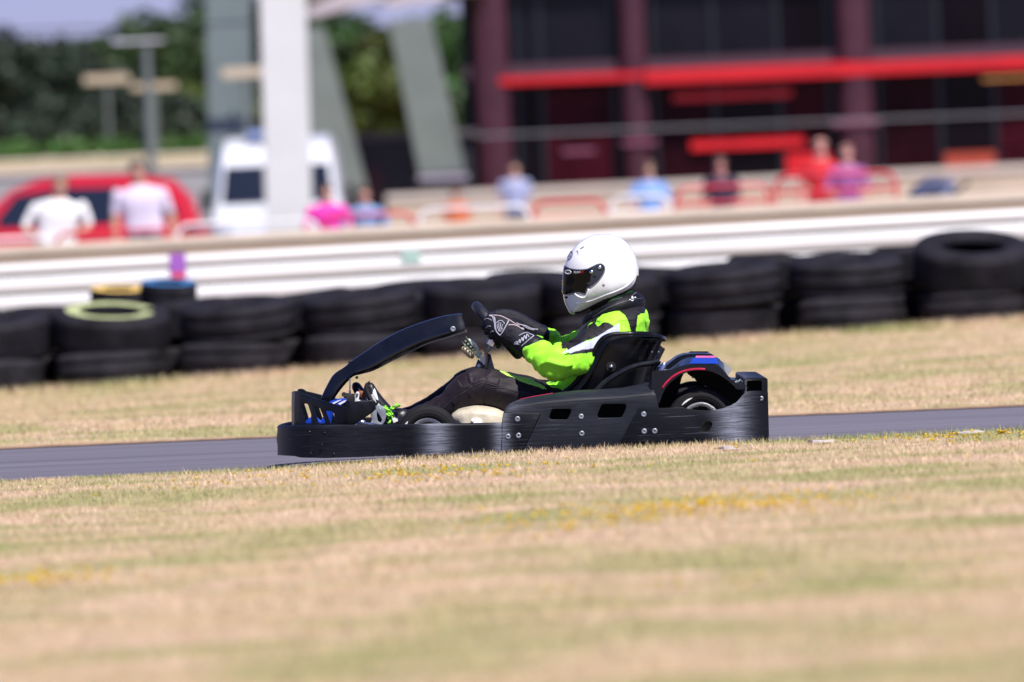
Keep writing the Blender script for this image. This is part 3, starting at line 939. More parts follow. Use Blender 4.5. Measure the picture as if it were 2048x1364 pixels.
def inside(poly, x, y):
    c = False
    j = len(poly) - 1
    for i in range(len(poly)):
        xi, yi = poly[i]; xj, yj = poly[j]
        if (yi > y) != (yj > y) and x < (xj - xi) * (y - yi) / (yj - yi) + xi: c = not c
        j = i
    return c


BLACK = (0.0085, 0.007, 0.010); TROU = (0.0125, 0.0078, 0.0122); LIME = (0.345, 0.92, 0.04); LIME2 = (0.46, 0.86, 0.13); SILV = (0.44, 0.47, 0.62)
stripe = [(990, 740), (1010, 741), (1048, 750), (1072, 764), (1094, 780), (1084, 779), (1062, 771), (1040, 764), (1018, 754), (1000, 746)]
silver = [(1123, 709), (1134, 701), (1148, 692), (1162, 688), (1178, 684), (1196, 673), (1212, 662), (1226, 654), (1238, 646), (1250, 664), (1242, 674), (1222, 678), (1206, 688), (1192, 696), (1176, 699), (1156, 702), (1138, 706)]
under = [(1122, 713), (1138, 706), (1156, 702), (1176, 699), (1192, 696), (1206, 688), (1204, 697), (1190, 704), (1166, 708), (1144, 709)]
yoke = [(1189, 645), (1196, 636), (1206, 628), (1222, 622), (1238, 622), (1250, 630), (1258, 645), (1263, 668), (1238, 674), (1234, 660), (1226, 650), (1215, 645), (1204, 646), (1195, 652)]
backl = [(1276, 632), (1281, 628), (1289, 627), (1291, 618), (1300, 612), (1310, 680), (1270, 680)]
hemz = [(1092, 766), (1100, 763), (1112, 765), (1124, 757), (1140, 752), (1160, 748), (1180, 740), (1190, 790), (1140, 783), (1120, 778), (1100, 776)]
badge = [(1172, 660), (1178, 650), (1188, 642), (1190, 650), (1184, 657), (1174, 663)]
cols = []
for v in bm.verts:
    d, k, s, ax = nearest(v.co)
    n = v.normal
    co = v.co
    amp = 0
    ang = co - CAM
    px, py = px_of(co)
    near_side = co.y < 0.02
    if d < .03 and k:
        u = s
        perp = co - ax * co.dot(ax)
        if k in ('arm_n', 'fore_n', 'arm_f'):
            el = interp([(0, .45), (.12, .6), (.25, 1.0), (.4, .9)], u) if k != 'fore_n' else interp([(0, 1.0), (.08, .9), (.16, .5)], u)
            amp = .0125 * el * ridged(u * 15 + perp.z * 13 + co.y * 6, perp.z * 9 - co.y * 7, 3.1) + .0058 * el * ridged(u * 33 + co.y * 9 + perp.z * 10, perp.z * 14, 8.4) + .006 * noise.noise(co * 11) - .005
        else:
            kn = interp([(0, .5), (.2, .6), (.34, 1.0)], u) if k.startswith('thigh') else interp([(0, 1.0), (.12, .9), (.3, .6)], u)
            amp = .0066 * kn * ridged(u * 7 + perp.z * 19 + co.y * 6, u * 5 - perp.z * 9 + co.y * 10, 7.7) + .0035 * ridged(u * 16 + perp.z * 26, co.y * 14, 2.2) + .004 * noise.noise(co * 9) - .002
            # side seam of the trousers
    else:
        amp = .005 * ridged(co.x * 9, co.z * 14, co.y * 9) + .003 * noise.noise(co * 22)
    if py < 640: amp *= .35
    v.co = co + n * amp
    # ---- colours of the suit, panel by panel
    arm_like = k in ('arm_n', 'fore_n') and d < .022
    if k in ('thigh_n', 'shin_n', 'thigh_f', 'shin_f') and (px < 1092 or (py > 780 and px < 1130)) and not (py < 766 and px > 1090):
        c = TROU
        if k in ('thigh_n', 'shin_n') and inside(stripe, px, py): c = LIME2
    elif k == 'arm_f' and d < .022 and px < 1160 and co.y > .1:
        c = LIME
    elif near_side and arm_like:
        topl = interp([(1040, 640), (1122, 711), (1150, 692), (1200, 670), (1246, 640)], px)
        if px < 1122: c = LIME
        elif px > 1240 and py < 690: c = LIME if (inside(yoke, px, py) or inside(backl, px, py)) else BLACK
        elif inside(silver, px, py): c = SILV
        elif inside(under, px, py): c = BLACK
        elif inside(yoke, px, py) or inside(backl, px, py): c = LIME
        elif py < topl + 2: c = BLACK
        else: c = LIME
        if py > 700 and px > 1100 and not inside(silver, px, py) and not inside(under, px, py): c = LIME
    else:
        c = BLACK
        if inside(yoke, px, py) or inside(backl, px, py) or inside(hemz, px, py) or inside(badge, px, py): c = LIME
    cols.append((*c, 1))
px0 = P(1150, 860, 0)
bmesh.ops.translate(bm, verts=bm.verts, vec=-px0)
me = bpy.data.meshes.new('person')
bm.to_mesh(me); bm.free()
at = me.color_attributes.new('suit', 'FLOAT_COLOR', 'POINT')
at.data.foreach_set('color', [x for c in cols for x in c])

m, nt, b = new_mat('race suit')
L = nt.links.new
vc = N(nt, 'ShaderNodeVertexColor', layer_name='suit')
L(vc.outputs['Color'], b.inputs['Base Color'])
b.inputs['Roughness'].default_value = .6
b.inputs['Sheen Weight'].default_value = .03
b.inputs['Specular IOR Level'].default_value = .24
tc = N(nt, 'ShaderNodeTexCoord')
wv = N(nt, 'ShaderNodeTexNoise', Scale=420.0, Detail=2.0); L(tc.outputs['Object'], wv.inputs['Vector'])
w2 = N(nt, 'ShaderNodeTexNoise', Scale=46.0, Detail=4.0); L(tc.outputs['Object'], w2.inputs['Vector'])
ad = N(nt, 'ShaderNodeMath', operation='MULTIPLY_ADD'); ad.inputs[1].default_value = .18; L(wv.outputs['Fac'], ad.inputs[0]); L(w2.outputs['Fac'], ad.inputs[2])
bp = N(nt, 'ShaderNodeBump', Strength=.32, Distance=.006); L(ad.outputs[0], bp.inputs['Height']); L(bp.outputs['Normal'], b.inputs['Normal'])
fin(me, m, True, 180)
driver = link('person', me, None, px0)
tag(driver, 'kart driver in lime and black race suit with white helmet, gripping the steering wheel', 'person')

# side seams and jacket seam, stitched as thin cords lying on the cloth
def surface_bvh(o):
    mw = Matrix.Translation(origin(o))
    return BVHTree.FromPolygons([mw @ v.co for v in o.data.vertices], [tuple(p.vertices) for p in o.data.polygons])


def lay(bvh, pts, off=.0008, sub=8):
    out = []
    for q in smooth_path([Vector((a, b_, 0)) for a, b_ in pts], sub):
        d = (P(q.x, q.y, 0) - CAM).normalized()
        h = bvh.ray_cast(CAM, d)
        if h[0] is not None: out.append(h[0] - d * off)
    return out


bv_body = surface_bvh(driver)
M_SEAM = mat('seam cord', (0.03, 0.024, 0.034), .7)
mb = MB()
for pts in ([(885, 818), (905, 800), (930, 783), (948, 771), (966, 766), (990, 771), (1030, 783), (1050, 789)], [(985, 775), (1010, 777), (1040, 783), (1062, 787)]):
    q = lay(bv_body, pts)
    if len(q) > 4: mb.tube(q, .0016, 6)
mb.build('trouser_seam', M_SEAM, driver)

# ---- helmet
HC = (1205.0, 548.0)
outl = [(1208, 468), (1185, 470.5), (1165, 480), (1149, 494), (1139, 508), (1132.5, 522), (1129, 535), (1127, 550), (1126, 570), (1125.5, 587), (1128, 601), (1134, 616), (1140, 626), (1147, 628.5), (1163, 624), (1185, 613), (1210, 601.5), (1235, 592), (1255, 583), (1268, 574), (1275, 562), (1277.5, 545), (1275.5, 525), (1269.5, 507), (1258, 489.5), (1241, 475.5), (1223, 469)]
pol = sorted((math.atan2(-(b_ - HC[1]), a - HC[0]), math.hypot(a - HC[0], b_ - HC[1])) for a, b_ in outl)
pol = [(t - 2 * math.pi, r) for t, r in pol] + pol + [(t + 2 * math.pi, r) for t, r in pol]


def h_rad(t):
    for i in range(1, len(pol) - 2):
        if pol[i][0] <= t <= pol[i + 1][0]:
            (t0, r0), (t1, r1), (t2, r2), (t3, r3) = pol[i - 1:i + 3]
            x = (t - t1) / (t2 - t1)
            m1 = (r2 - r0) / (t2 - t0) * (t2 - t1); m2 = (r3 - r1) / (t3 - t1) * (t2 - t1)
            return (2 * x ** 3 - 3 * x * x + 1) * r1 + (x ** 3 - 2 * x * x + x) * m1 + (-2 * x ** 3 + 3 * x * x) * r2 + (x ** 3 - x * x) * m2
    return 80


def h_shape(t):
    """half width and roundness in the direction t (0 = back, 90 deg = crown, 180 = face)"""
    dn = max(0, math.cos(t - math.radians(-72))) ** 2
    chin = max(0, math.cos(t - math.radians(-135))) ** 3
    face = max(0, math.cos(t - math.pi)) ** 4
    n = 2.05 + 2.4 * dn + .35 * face
    W = .124 - .030 * chin - .012 * face
    return W, n


def h_point(t, ph, off=0):
    r = h_rad(t); W1, n = h_shape(t)
    cs, sn = max(0, math.cos(ph)) ** (2 / n), max(0, math.sin(ph)) ** (2 / n)
    W = .124 + (W1 - .124) * min(1, cs * 1.15) ** 2
    k = cs * (r + off * FPX / DIST)
    return P(HC[0] + math.cos(t) * k, HC[1] - math.sin(t) * k, 0), (W + off) * sn


def h_lift(px, py, off=0.0, sgn=-1):
    dx, dy = px - HC[0], -(py - HC[1])
    t = math.atan2(dy, dx); r = h_rad(t)
    W1, n = h_shape(t)
    cs = min(1, math.hypot(dx, dy) / r)
    W = .124 + (W1 - .124) * min(1, cs * 1.15) ** 2
    y = W * max(0, 1 - cs ** n) ** (1 / n)
    k = 1 + off * FPX / DIST / r * cs
    return P(HC[0] + dx * k, HC[1] - dy * k, 0) + Vector((0, sgn * (y + off * (1 - .5 * cs)), 0))


vs, fs = [], []
NT, NP = 120, 30
for i in range(NT):
    t = 2 * math.pi * i / NT - math.pi
    for j in range(-NP + 1, NP):
        ph = math.pi / 2 * abs(j) / NP
        p_, y = h_point(t, ph)
        vs.append(p_ + Vector((0, math.copysign(y, j), 0)))
rowl = 2 * NP - 1
for i in range(NT):
    i2 = (i + 1) % NT
    for j in range(rowl - 1): fs.append((i * rowl + j, i * rowl + j + 1, i2 * rowl + j + 1, i2 * rowl + j))
cpt = P(*HC, 0)
vs += [cpt + Vector((0, -.124, 0)), cpt + Vector((0, .124, 0))]
for i in range(NT):
    i2 = (i + 1) % NT
    fs.append((len(vs) - 2, i * rowl, i2 * rowl)); fs.append((len(vs) - 1, i2 * rowl + rowl - 1, i * rowl + rowl - 1))
M_HELM = mat('white helmet paint', (0.80, 0.80, 0.80), .10, var=.015, scale=6, coat=.6)
helmet = add_mesh('helmet', vs, fs, M_HELM, driver, angle=180)


def h_xf(py):
    """front edge of the helmet at this height"""
    lo, hi = 1100.0, 1200.0
    for _ in range(40):
        mid = (lo + hi) / 2
        dx, dy = mid - HC[0], -(py - HC[1])
        if math.hypot(dx, dy) > h_rad(math.atan2(dy, dx)): lo = mid
        else: hi = mid
    return hi


def h_patch(name, poly, off, m, parent, wrap=True, both=True):
    """a patch that lies on the helmet: outline in photo profile, lifted onto the shell"""
    U = []
    for i in range(len(poly)):
        (a, b_), (c_, d_) = poly[i], poly[(i + 1) % len(poly)]
        k = max(1, int(math.hypot(c_ - a, d_ - b_) / 2))
        for q in range(k):
            x, y = a + (c_ - a) * q / k, b_ + (d_ - b_) * q / k
            U.append((math.sqrt(max(0, x - h_xf(y))), y))
    clean = [U[0]]
    for q in U[1:]:
        if math.hypot(q[0] - clean[-1][0], q[1] - clean[-1][1]) > .02: clean.append(q)
    bm = poly_bm(clean, cuts_x=[i * .33 for i in range(1, 30)], cuts_y=[480 + i * 2.5 for i in range(1, 60)])
    g = bmesh.new()
    vs_, fs_ = [], []
    bm.verts.index_update()
    for sgn in ((-1, 1) if both else (-1,)):
        k = len(vs_)
        for v in bm.verts:
            vs_.append(h_lift(h_xf(v.co.y) + max(0, v.co.x) ** 2, v.co.y, off, sgn))
        for f_ in bm.faces:
            q = [k + v.index for v in f_.verts]
            fs_.append(tuple(q))
    bm.free()
    bm = bmesh.new()
    bvs = [bm.verts.new(q) for q in vs_]
    for f_ in fs_:
        try: bm.faces.new([bvs[i] for i in f_])
        except ValueError: pass
    bmesh.ops.remove_doubles(bm, verts=bm.verts, dist=1e-5)
    bmesh.ops.recalc_face_normals(bm, faces=bm.faces)
    r = bmesh.ops.solidify(bm, geom=bm.faces[:], thickness=-.0015) if False else None
    return from_bm(name, bm, m, parent, angle=180)


def hx(py, q=0): return h_xf(py) + q


vis = [(hx(532), 532), (1140, 537), (1150, 539), (1162, 539.5), (1174, 538), (1182, 534.5), (1191, 530), (1197, 528), (1202, 528), (1206, 531), (1208, 536), (1206.5, 544), (1201, 553), (1195, 561), (1186, 569), (1178, 575), (1174, 581), (1171, 586), (1168, 587.5), (1156, 584.5), (1146, 586.5), (1136, 588.5), (hx(588), 588), (hx(580), 580), (hx(570), 570), (hx(560), 560), (hx(550), 550), (hx(540), 540)]
M_VIS = mat('dark visor', (0.003, 0.003, 0.004), .05, var=.05, coat=0, spec=.14)
visor = h_patch('visor', vis, .0035, M_VIS, helmet)
piv = [(1181, 541), (1184, 535.5), (1191, 531.5), (1197, 529.5), (1202, 529.5), (1205.5, 533), (1206, 538), (1204, 545), (1198, 554), (1190, 563), (1180, 571), (1175, 577), (1171, 584), (1169, 582), (1174, 572), (1180, 562), (1181, 550)]
h_patch('visor_pivot', piv, .0048, mat('satin pivot plate', (0.022, 0.026, 0.036), .38, var=.1), visor)
mb = MB()


def stud(px, py, r, off, hgt):
    c = h_lift(px, py, off)
    e = .6
    nrm = (h_lift(px + e, py, off) - h_lift(px - e, py, off)).cross(h_lift(px, py - e, off) - h_lift(px, py + e, off)).normalized()
    if nrm.y > 0: nrm = -nrm
    return lathe(c, nrm, [(0, hgt), (r * .5, hgt * .92), (r * .85, hgt * .55), (r, 0), (r, -.004)], 18)


mb.add(*stud(1198.5, 534.5, .0085, .005, .004)); mb.add(*stud(1182, 543.5, .0085, .005, .004))
mb.build('visor_stud', M_STEEL, visor, angle=80)
mb = MB(); mb.add(*stud(1198.5, 535.2, .0125, .0045, .0016)); mb.add(*stud(1176, 568, .008, .0045, .0022)); mb.add(*stud(1189, 552, .007, .0045, .002))
mb.build('pivot_ring', M_DARK, visor, angle=60)
h_patch('visor_frame', [(1171, 574), (1178, 569), (1168, 589), (1160, 587)], .0025, M_DARK, visor, both=False)
# seal line around the eye port, chin vent, crown vents, side screw, rubber edge
M_SEAL = mat('grey seal', (0.10, 0.11, 0.15), .5)
mb = MB()
edge = [q for q in vis[:22]]
sm = smooth_path([Vector((a, b_, 0)) for a, b_ in edge], 3)
for s in (-1, 1): mb.tube([h_lift(q.x + .3, q.y, .0015, s) for q in sm], .0030, 6)
mb.build('visor_seal', M_SEAL, helmet, angle=80)
h_patch('chin_vent', [(1129, 592.5), (1133, 591.8), (1136.5, 593.5), (1134.5, 596.5), (1130, 596)], .0012, M_DARK, helmet)
h_patch('crown_vent', [(1160, 498), (1161, 496.5), (1168, 492.6), (1168.6, 493.6), (1166, 495.6), (1161, 498.2)], .0012, M_DARK, helmet)
h_patch('crown_vent', [(1152.5, 503), (1155.3, 500.5), (1156.8, 504), (1156, 510), (1155.2, 510), (1155, 504.5)], .0012, mat('vent shade grey', (.16, .17, .22), .5), helmet)
h_patch('crown_vent', [(1241.5, 484), (1244, 482.6), (1244.4, 483.2), (1242, 484.6)], .0012, M_SEAL, helmet, both=False)
mb = MB(); mb.add(*stud(1206.5, 569.5, .0055, .0006, .0012)); mb.build('shell_screw', M_GREYST, helmet, angle=40)
bot = [(1149, 627), (1165, 622.5), (1186, 611.5), (1210, 600.5), (1235, 591), (1254, 582), (1266, 573.5), (1273, 562), (1275.5, 552)]
sm = smooth_path([Vector((a, b_, 0)) for a, b_ in bot], 5)
def shrink(q, k): return (HC[0] + (q.x - HC[0]) * k, HC[1] + (q.y - HC[1]) * k)


mb = MB()
for s in (-1, 1): mb.tube([h_lift(*shrink(q, .975), .001, s) for q in sm], .0052, 8)
mb.build('edge_trim', M_RUB, helmet, angle=80)
lower = [(1150, 606), (1170, 604), (1190, 598), (1210, 590), (1232, 582), (1250, 573), (1262, 563), (1270, 552)]
for s in (-1, 1):
    mb = MB(); mb.tube([h_lift(q.x, q.y, -.0008, s) for q in smooth_path([Vector((a, b_, 0)) for a, b_ in lower], 5)], .0042, 8)
    mb.build('shell_ridge', M_HELM, helmet, angle=180)
# white gill below the visor hinge
mb = MB()
for pts in ([(1150, 587), (1156, 592), (1164, 595), (1171, 593), (1175, 585), (1177, 577)],):
    mb.tube([h_lift(q.x, q.y, .0012, -1) for q in smooth_path([Vector((a, b_, 0)) for a, b_ in pts], 5)], .0052, 8)
mb.build('visor_tab', M_HELM, helmet, angle=180)


def text_mesh(txt, size):
    cu = bpy.data.curves.new('txt', 'FONT')
    cu.body = txt; cu.size = size; cu.align_x = 'LEFT'; cu.resolution_u = 3
    o = bpy.data.objects.new('txt', cu); COL.objects.link(o)
    dg = bpy.context.evaluated_depsgraph_get(); dg.update()
    me_ = bpy.data.meshes.new_from_object(o.evaluated_get(dg))
    v_ = [tuple(q.co) for q in me_.vertices]; f_ = [tuple(p.vertices) for p in me_.polygons]
    bpy.data.objects.remove(o); bpy.data.meshes.remove(me_)
    return v_, f_


def h_text(name, txt, px, py, size, sx, off, m, parent, slant=0.0, rot=0.0, usq=False):
    v_, f_ = text_mesh(txt, size)
    out = []
    for x, y, z in v_:
        a = px + x * sx + y * slant; b_ = py - y - x * sx * rot
        out.append(h_lift(a, b_, off))
    return add_mesh(name, out, f_, m, parent, angle=180)


M_LETW = mat('white lettering', (.8, .8, .8), .4, var=.02)
M_LETR = mat('red lettering', (.62, .02, .02), .4, var=.02)
M_LETB = mat('navy lettering', (.03, .035, .10), .35, var=.02)
h_text('visor_lettering', 'TEAM', 1147.5, 546.5, 6.6, .76, .0048, M_LETW, visor, .12, .03)
h_text('visor_lettering', 'XT', 1160.4, 546.1, 6.6, .74, .0048, M_LETR, visor, .12, .03)
# oval badges: winged ring with script, on the visor strip and on the brow
def oval(name, cx, cy, rx_, ry_, rot, off, m, parent, wd=.0016):
    mb_ = MB(); pts = []
    for i in range(28):
        a = 2 * math.pi * i / 28
        x, y = rx_ * math.cos(a), ry_ * math.sin(a)
        px_, py_ = cx + x * math.cos(rot) - y * math.sin(rot), cy + x * math.sin(rot) + y * math.cos(rot)
        px_ = max(px_, h_xf(py_) + .06)
        pts.append(h_lift(px_, py_, off))
    mb_.tube(pts, wd, 6, closed=True)
    return mb_.build(name, m, parent, angle=180)


oval('visor_badge', 1137.5, 544, 5.6, 3.6, .08, .0045, M_LETW, visor)
h_text('visor_lettering', 'Arai', 1132.5, 545.6, 5.0, .92, .0048, M_LETW, visor)
oval('brow_badge', 1140, 510.5, 4.2, 8.2, .30, .0010, M_LETB, helmet, .0018)
h_text('brow_lettering', 'A', 1137.2, 515.5, 9.5, .75, .0012, M_LETB, helmet, .3)

# ---- neck brace: padded ring tilted back round the neck
M_BRACE = mat('neck brace cloth', (0.0035, 0.004, 0.0058), .55, var=.3, scale=40, bump=.2, bscale=200, spec=.25)
brp = []
for i in range(36):
    a = 2 * math.pi * i / 36
    q = (1 + math.cos(a)) / 2          # 1 at the back
    x = 1176 + (1268 - 1176) * q
    y = 645 + (606 - 645) * q - 7 * math.sin(a) ** 2
    brp.append((P(x, y, 0) + Vector((0, .118 * math.sin(a), 0)), S(interp([(0, 13), (.25, 13), (.6, 17), (1, 23)], q))))
mb = MB(); mb.tube([p_ for p_, r_ in brp], [r_ for p_, r_ in brp], 18, closed=True)
brace = mb.build('neck_brace', M_BRACE, driver, angle=180)
bvb = surface_bvh(brace)
mb = MB()
for pts in ([(1186, 634), (1205, 622), (1225, 612), (1250, 603), (1272, 598), (1284, 596)], [(1180, 628), (1200, 613), (1222, 602), (1244, 595)]):
    q = lay(bvb, pts, .0006)
    if len(q) > 4: mb.tube(q, .0018, 6)
mb.build('brace_piping', mat('grey piping', (.07, .075, .09), .5), brace)
mb = MB()
for poly in ([(1265, 590), (1272, 583), (1273.5, 585), (1267, 591)], [(1263.5, 592), (1273, 587), (1272, 595), (1263, 597)], [(1258, 599), (1268, 595), (1267, 601), (1264, 602)]):
    pts = []
    for a, b_ in poly:
        d = (P(a, b_, 0) - CAM).normalized(); h = bvb.ray_cast(CAM, d)
        pts.append((h[0] - d * .0015) if h[0] is not None else P(a, b_, -.13))
    mb.add(pts, [(0, 1, 2, 3)])
mb.build('brace_badge', M_LETW, brace)
# lime collar of the undersuit between helmet and brace; dark helmet strap and lining
mb = MB()
rg = []
for i in range(28):
    a = 2 * math.pi * i / 28
    rg.append((math.cos(a), math.sin(a)))
def coll(cx, cy, rx_, ry_, tilt): return [P(cx + c_ * rx_, cy - c_ * rx_ * tilt, 0) + Vector((0, s_ * ry_, 0)) for c_, s_ in rg]
v, f = loft([coll(1232, 618, 42, .098, .5), coll(1228, 603, 38, .095, .52), coll(1225, 594, 32, .085, .5)])
add_mesh('collar', v, f, mat('lime collar', (.10, .55, .02), .6), driver, angle=180)
v, f = loft([coll(1222, 603, 40, .086, .48), coll(1216, 590, 44, .088, .48), coll(1212, 575, 42, .085, .48)])
add_mesh('helmet_lining', v, f, M_DARK, helmet, angle=180)

# ---- gloves: back of the hand, four fingers round the rim, thumb, cuff
M_GLOVE = mat('glove fabric', (0.008, 0.0075, 0.0145), .55, var=.35, scale=60, bump=.35, bscale=420, spec=.3)
M_PIPE = mat('pale glove piping', (0.42, 0.42, 0.50), .55, var=.1)
M_PIPE2 = mat('pink white glove panel', (0.60, 0.48, 0.50), .55, var=.1)


def rim_pt(sgn, t):
    """point of the steering wheel rim, sgn = side, t = photo pixels along the rim from the wheel's middle"""
    a = math.asin(max(-1, min(1, t / 63.0)))
    return sw_c + e1 * SWR * math.sin(a) + e2 * SWR * 1.04 * math.cos(a) * sgn


def make_glove(sgn, hand, wrist_st, thumb, parent):
    pieces = [limb_px(wrist_st, 20, 2.3)]
    fw = -en if en.x > 0 else en            # away from the driver
    fi = []
    for i, (t, ln) in enumerate(((-23, 1.0), (-11, 1.12), (1, 1.08), (13, .92))):
        c_ = rim_pt(sgn, t)
        o_ = Vector((0, sgn, 0))
        r_ = .0205
        st = [c_ - fw * (r_ * .55) + o_ * (r_ + .013), c_ + fw * (r_ * .45) * ln + o_ * (r_ + .015), c_ + fw * (r_ + .009) * ln + o_ * (r_ * .55), c_ + fw * (r_ + .010) * ln - o_ * .010, c_ + fw * (r_ * .25) - o_ * (r_ + .007)]
        rr = [.0112, .0118, .0108, .0102, .0088]
        pieces.append(limb([(p_, q, q) for p_, q in zip(st, rr)], 12, 2, sub=4, side=e1))
        fi.append(st)
    pieces.append(limb([(P(a, b_, Y), q, q) for a, b_, Y, q in thumb], 12, 2, sub=4))
    bm = fuse(pieces, .0022, 2)
    for v in bm.verts:
        v.co += v.normal * (.0009 * ridged(v.co.x * 60, v.co.z * 60, v.co.y * 60))
    return from_bm('glove', bm, M_GLOVE, parent, angle=180)


wn = [(1058, 692, -.212, 23, 20), (1046, 685, -.206, 21, 19), (1030, 672, -.198, 21, 16), (1013, 660, -.192, 24, 15), (998, 651, -.186, 24, 14), (986, 646, -.180, 22, 13)]
glove = make_glove(-1, None, wn, [(1022, 655, -.172, .014), (1008, 640, -.150, .013), (994, 632, -.140, .0115), (980, 629, -.135, .010)], driver)
wf_ = [(1074, 664, .21, 18, 18), (1056, 655, .205, 18, 17), (1036, 645, .198, 20, 15), (1014, 640, .190, 22, 14), (992, 640, .182, 21, 13)]
glove_f = make_glove(1, None, wf_, [(1016, 640, .172, .014), (1002, 634, .152, .013), (988, 630, .142, .0115), (976, 628, .136, .010)], driver)
v, f = limb_px([(1070, 699, -.225, 27, 27), (1062, 694, -.217, 26.5, 26), (1050, 686, -.208, 24, 23)], 24, 2.3)
cuff = add_mesh('cuff', v, f, mat('glove cuff', (.007, .007, .012), .5, var=.3, scale=80, bump=.2, spec=.3), glove, angle=60)
v, f = limb_px([(1082, 671, .222, 22, 22), (1074, 667, .215, 21, 21), (1062, 660, .207, 19, 19)], 20, 2.3)
add_mesh('cuff', v, f, cuff.data.materials[0], glove_f, angle=60)
b1 = surface_bvh(glove); b2 = surface_bvh(cuff); b3 = surface_bvh(glove_f)


def lay2(pts, trees, off=.0006, sub=6):
    out = []
    for q in smooth_path([Vector((a, b_, 0)) for a, b_ in pts], sub):
        d = (P(q.x, q.y, 0) - CAM).normalized()
        hs = [h for h in (tr.ray_cast(CAM, d) for tr in trees) if h[0] is not None]
        if hs: out.append(min(hs, key=lambda h: h[3])[0] - d * off)
    return out


mb = MB()
W_ = .0021
for pts, r_ in (([(979, 631), (984, 633), (989, 636), (990, 644), (991, 654), (993, 663), (1000, 671)], W_), ([(1000, 671), (1005, 664), (1010, 655), (1015, 646), (1017, 641)], W_ * 1.2), ([(985, 634), (988.5, 645), (990, 658), (995, 667)], W_ * .7),
                ([(993, 646), (997, 642), (1002, 641), (1007, 644), (1009, 648)], W_ * .8), ([(994, 648), (995, 655), (998, 661)], W_ * .7), ([(998, 644), (997.5, 652), (1000, 661)], W_ * .7), ([(1002, 645), (1000.5, 653), (1003, 660)], W_ * .7), ([(1006, 648), (1003.5, 654), (1005, 659)], W_ * .7), ([(996, 661), (1000, 662.5), (1003, 661)], W_ * .7),
                ([(1038, 671), (1044, 668), (1050, 665.5), (1055, 665), (1061, 668), (1068, 671)], W_ * .8), ([(1068, 671), (1058, 679), (1050, 686), (1043, 692)], W_ * .8), ([(1028, 688), (1034, 688), (1038, 689)], W_ * .8),
                ([(1029, 686), (1034, 683), (1034, 689), (1039, 679), (1040, 686), (1044, 675), (1046, 682), (1049, 671), (1052, 678), (1054, 668), (1058, 674)], W_ * .85),
                ([(968, 640), (973, 637), (979, 638), (984, 641)], W_ * .5), ([(972, 656), (977, 652), (982, 653)], W_ * .45), ([(981, 665), (984, 662), (987, 663)], W_ * .45)):
    q = lay2(pts, (b1, b2))
    if len(q) > 3: mb.tube(q, r_, 6)
mb.build('glove_piping', M_PIPE, glove)
mb = MB()
for pts, r_ in (([(1017, 650), (1026, 649.5), (1035, 652), (1043, 657)], W_ * .9), ([(1043, 657), (1050, 660), (1058, 664)], W_ * 2.2), ([(978, 630.5), (990, 630.5), (1002, 632), (1012, 636.5), (1021, 641), (1030, 647), (1040, 652), (1050, 657)], W_ * .8)):
    q = lay2(pts, (b1, b2))
    if len(q) > 3: mb.tube(q, r_, 6)
mb.build('glove_panel', M_PIPE2, glove)
mb = MB()
for pts in ([(1030, 645), (1040, 649), (1052, 652), (1062, 657), (1076, 659)], [(1046, 651), (1056, 657), (1068, 660)]):
    q = lay2(pts, (b3,))
    if len(q) > 3: mb.tube(q, W_ * 1.1, 6)
mb.build('glove_piping', M_PIPE, glove_f)

# ---- boots with their soles and laces
M_BOOT = mat('boot black', (0.010, 0.010, 0.012), .42, var=.3, scale=40)
M_SOLE = mat('boot sole', (0.020, 0.018, 0.020), .5, var=.3, scale=50)
M_LACE = mat('lime laces', (0.30, 0.80, 0.06), .6)
def boot(st, side_y, name_y):
    v_, f_ = limb_px(st, 20, 2.4)
    return v_, f_


bst = [(806, 832, -.135, 17, 17), (794, 843, -.135, 20, 18), (780, 838, -.135, 20, 19), (766, 820, -.135, 17, 19), (754, 801, -.135, 13.5, 18), (745, 784, -.135, 10.5, 16), (740.5, 772, -.135, 8.5, 13)]
bm = fuse([limb_px(bst, 20, 2.3)], .0035, 3)
bootn = from_bm('boot', bm, M_BOOT, driver, angle=180)
sol = [(786, 862, -.135), (768, 842, -.135), (752, 815, -.135), (738, 790, -.135), (733, 774, -.135), (735.5, 764, -.135)]
v, f = loft([ring(P(a, b_, Y), (P(a + 5.2, b_ - 3.2, Y) - P(a, b_, Y)), Vector((0, .038, 0)), 16, 3) for a, b_, Y in [(q.x, q.y, q.z) for q in smooth_path([Vector(s_) for s_ in sol], 3)]])
add_mesh('sole', v, f, M_SOLE, bootn, angle=60)
bvn = surface_bvh(bootn)
def boot_patch(poly, tree, parent, m_):
    g = poly_bm(poly, cuts_x=[poly[0][0] + k * 2.0 for k in range(-20, 21)], cuts_y=[poly[0][1] + k * 2.0 for k in range(-30, 31)])
    for v_ in g.verts:
        d = (P(v_.co.x, v_.co.y, 0) - CAM).normalized(); h = tree.ray_cast(CAM, d)
        v_.co = (h[0] - d * .0022) if h[0] is not None else P(v_.co.x, v_.co.y, -.12)
    return from_bm('boot_panel', g, m_, parent, angle=180)


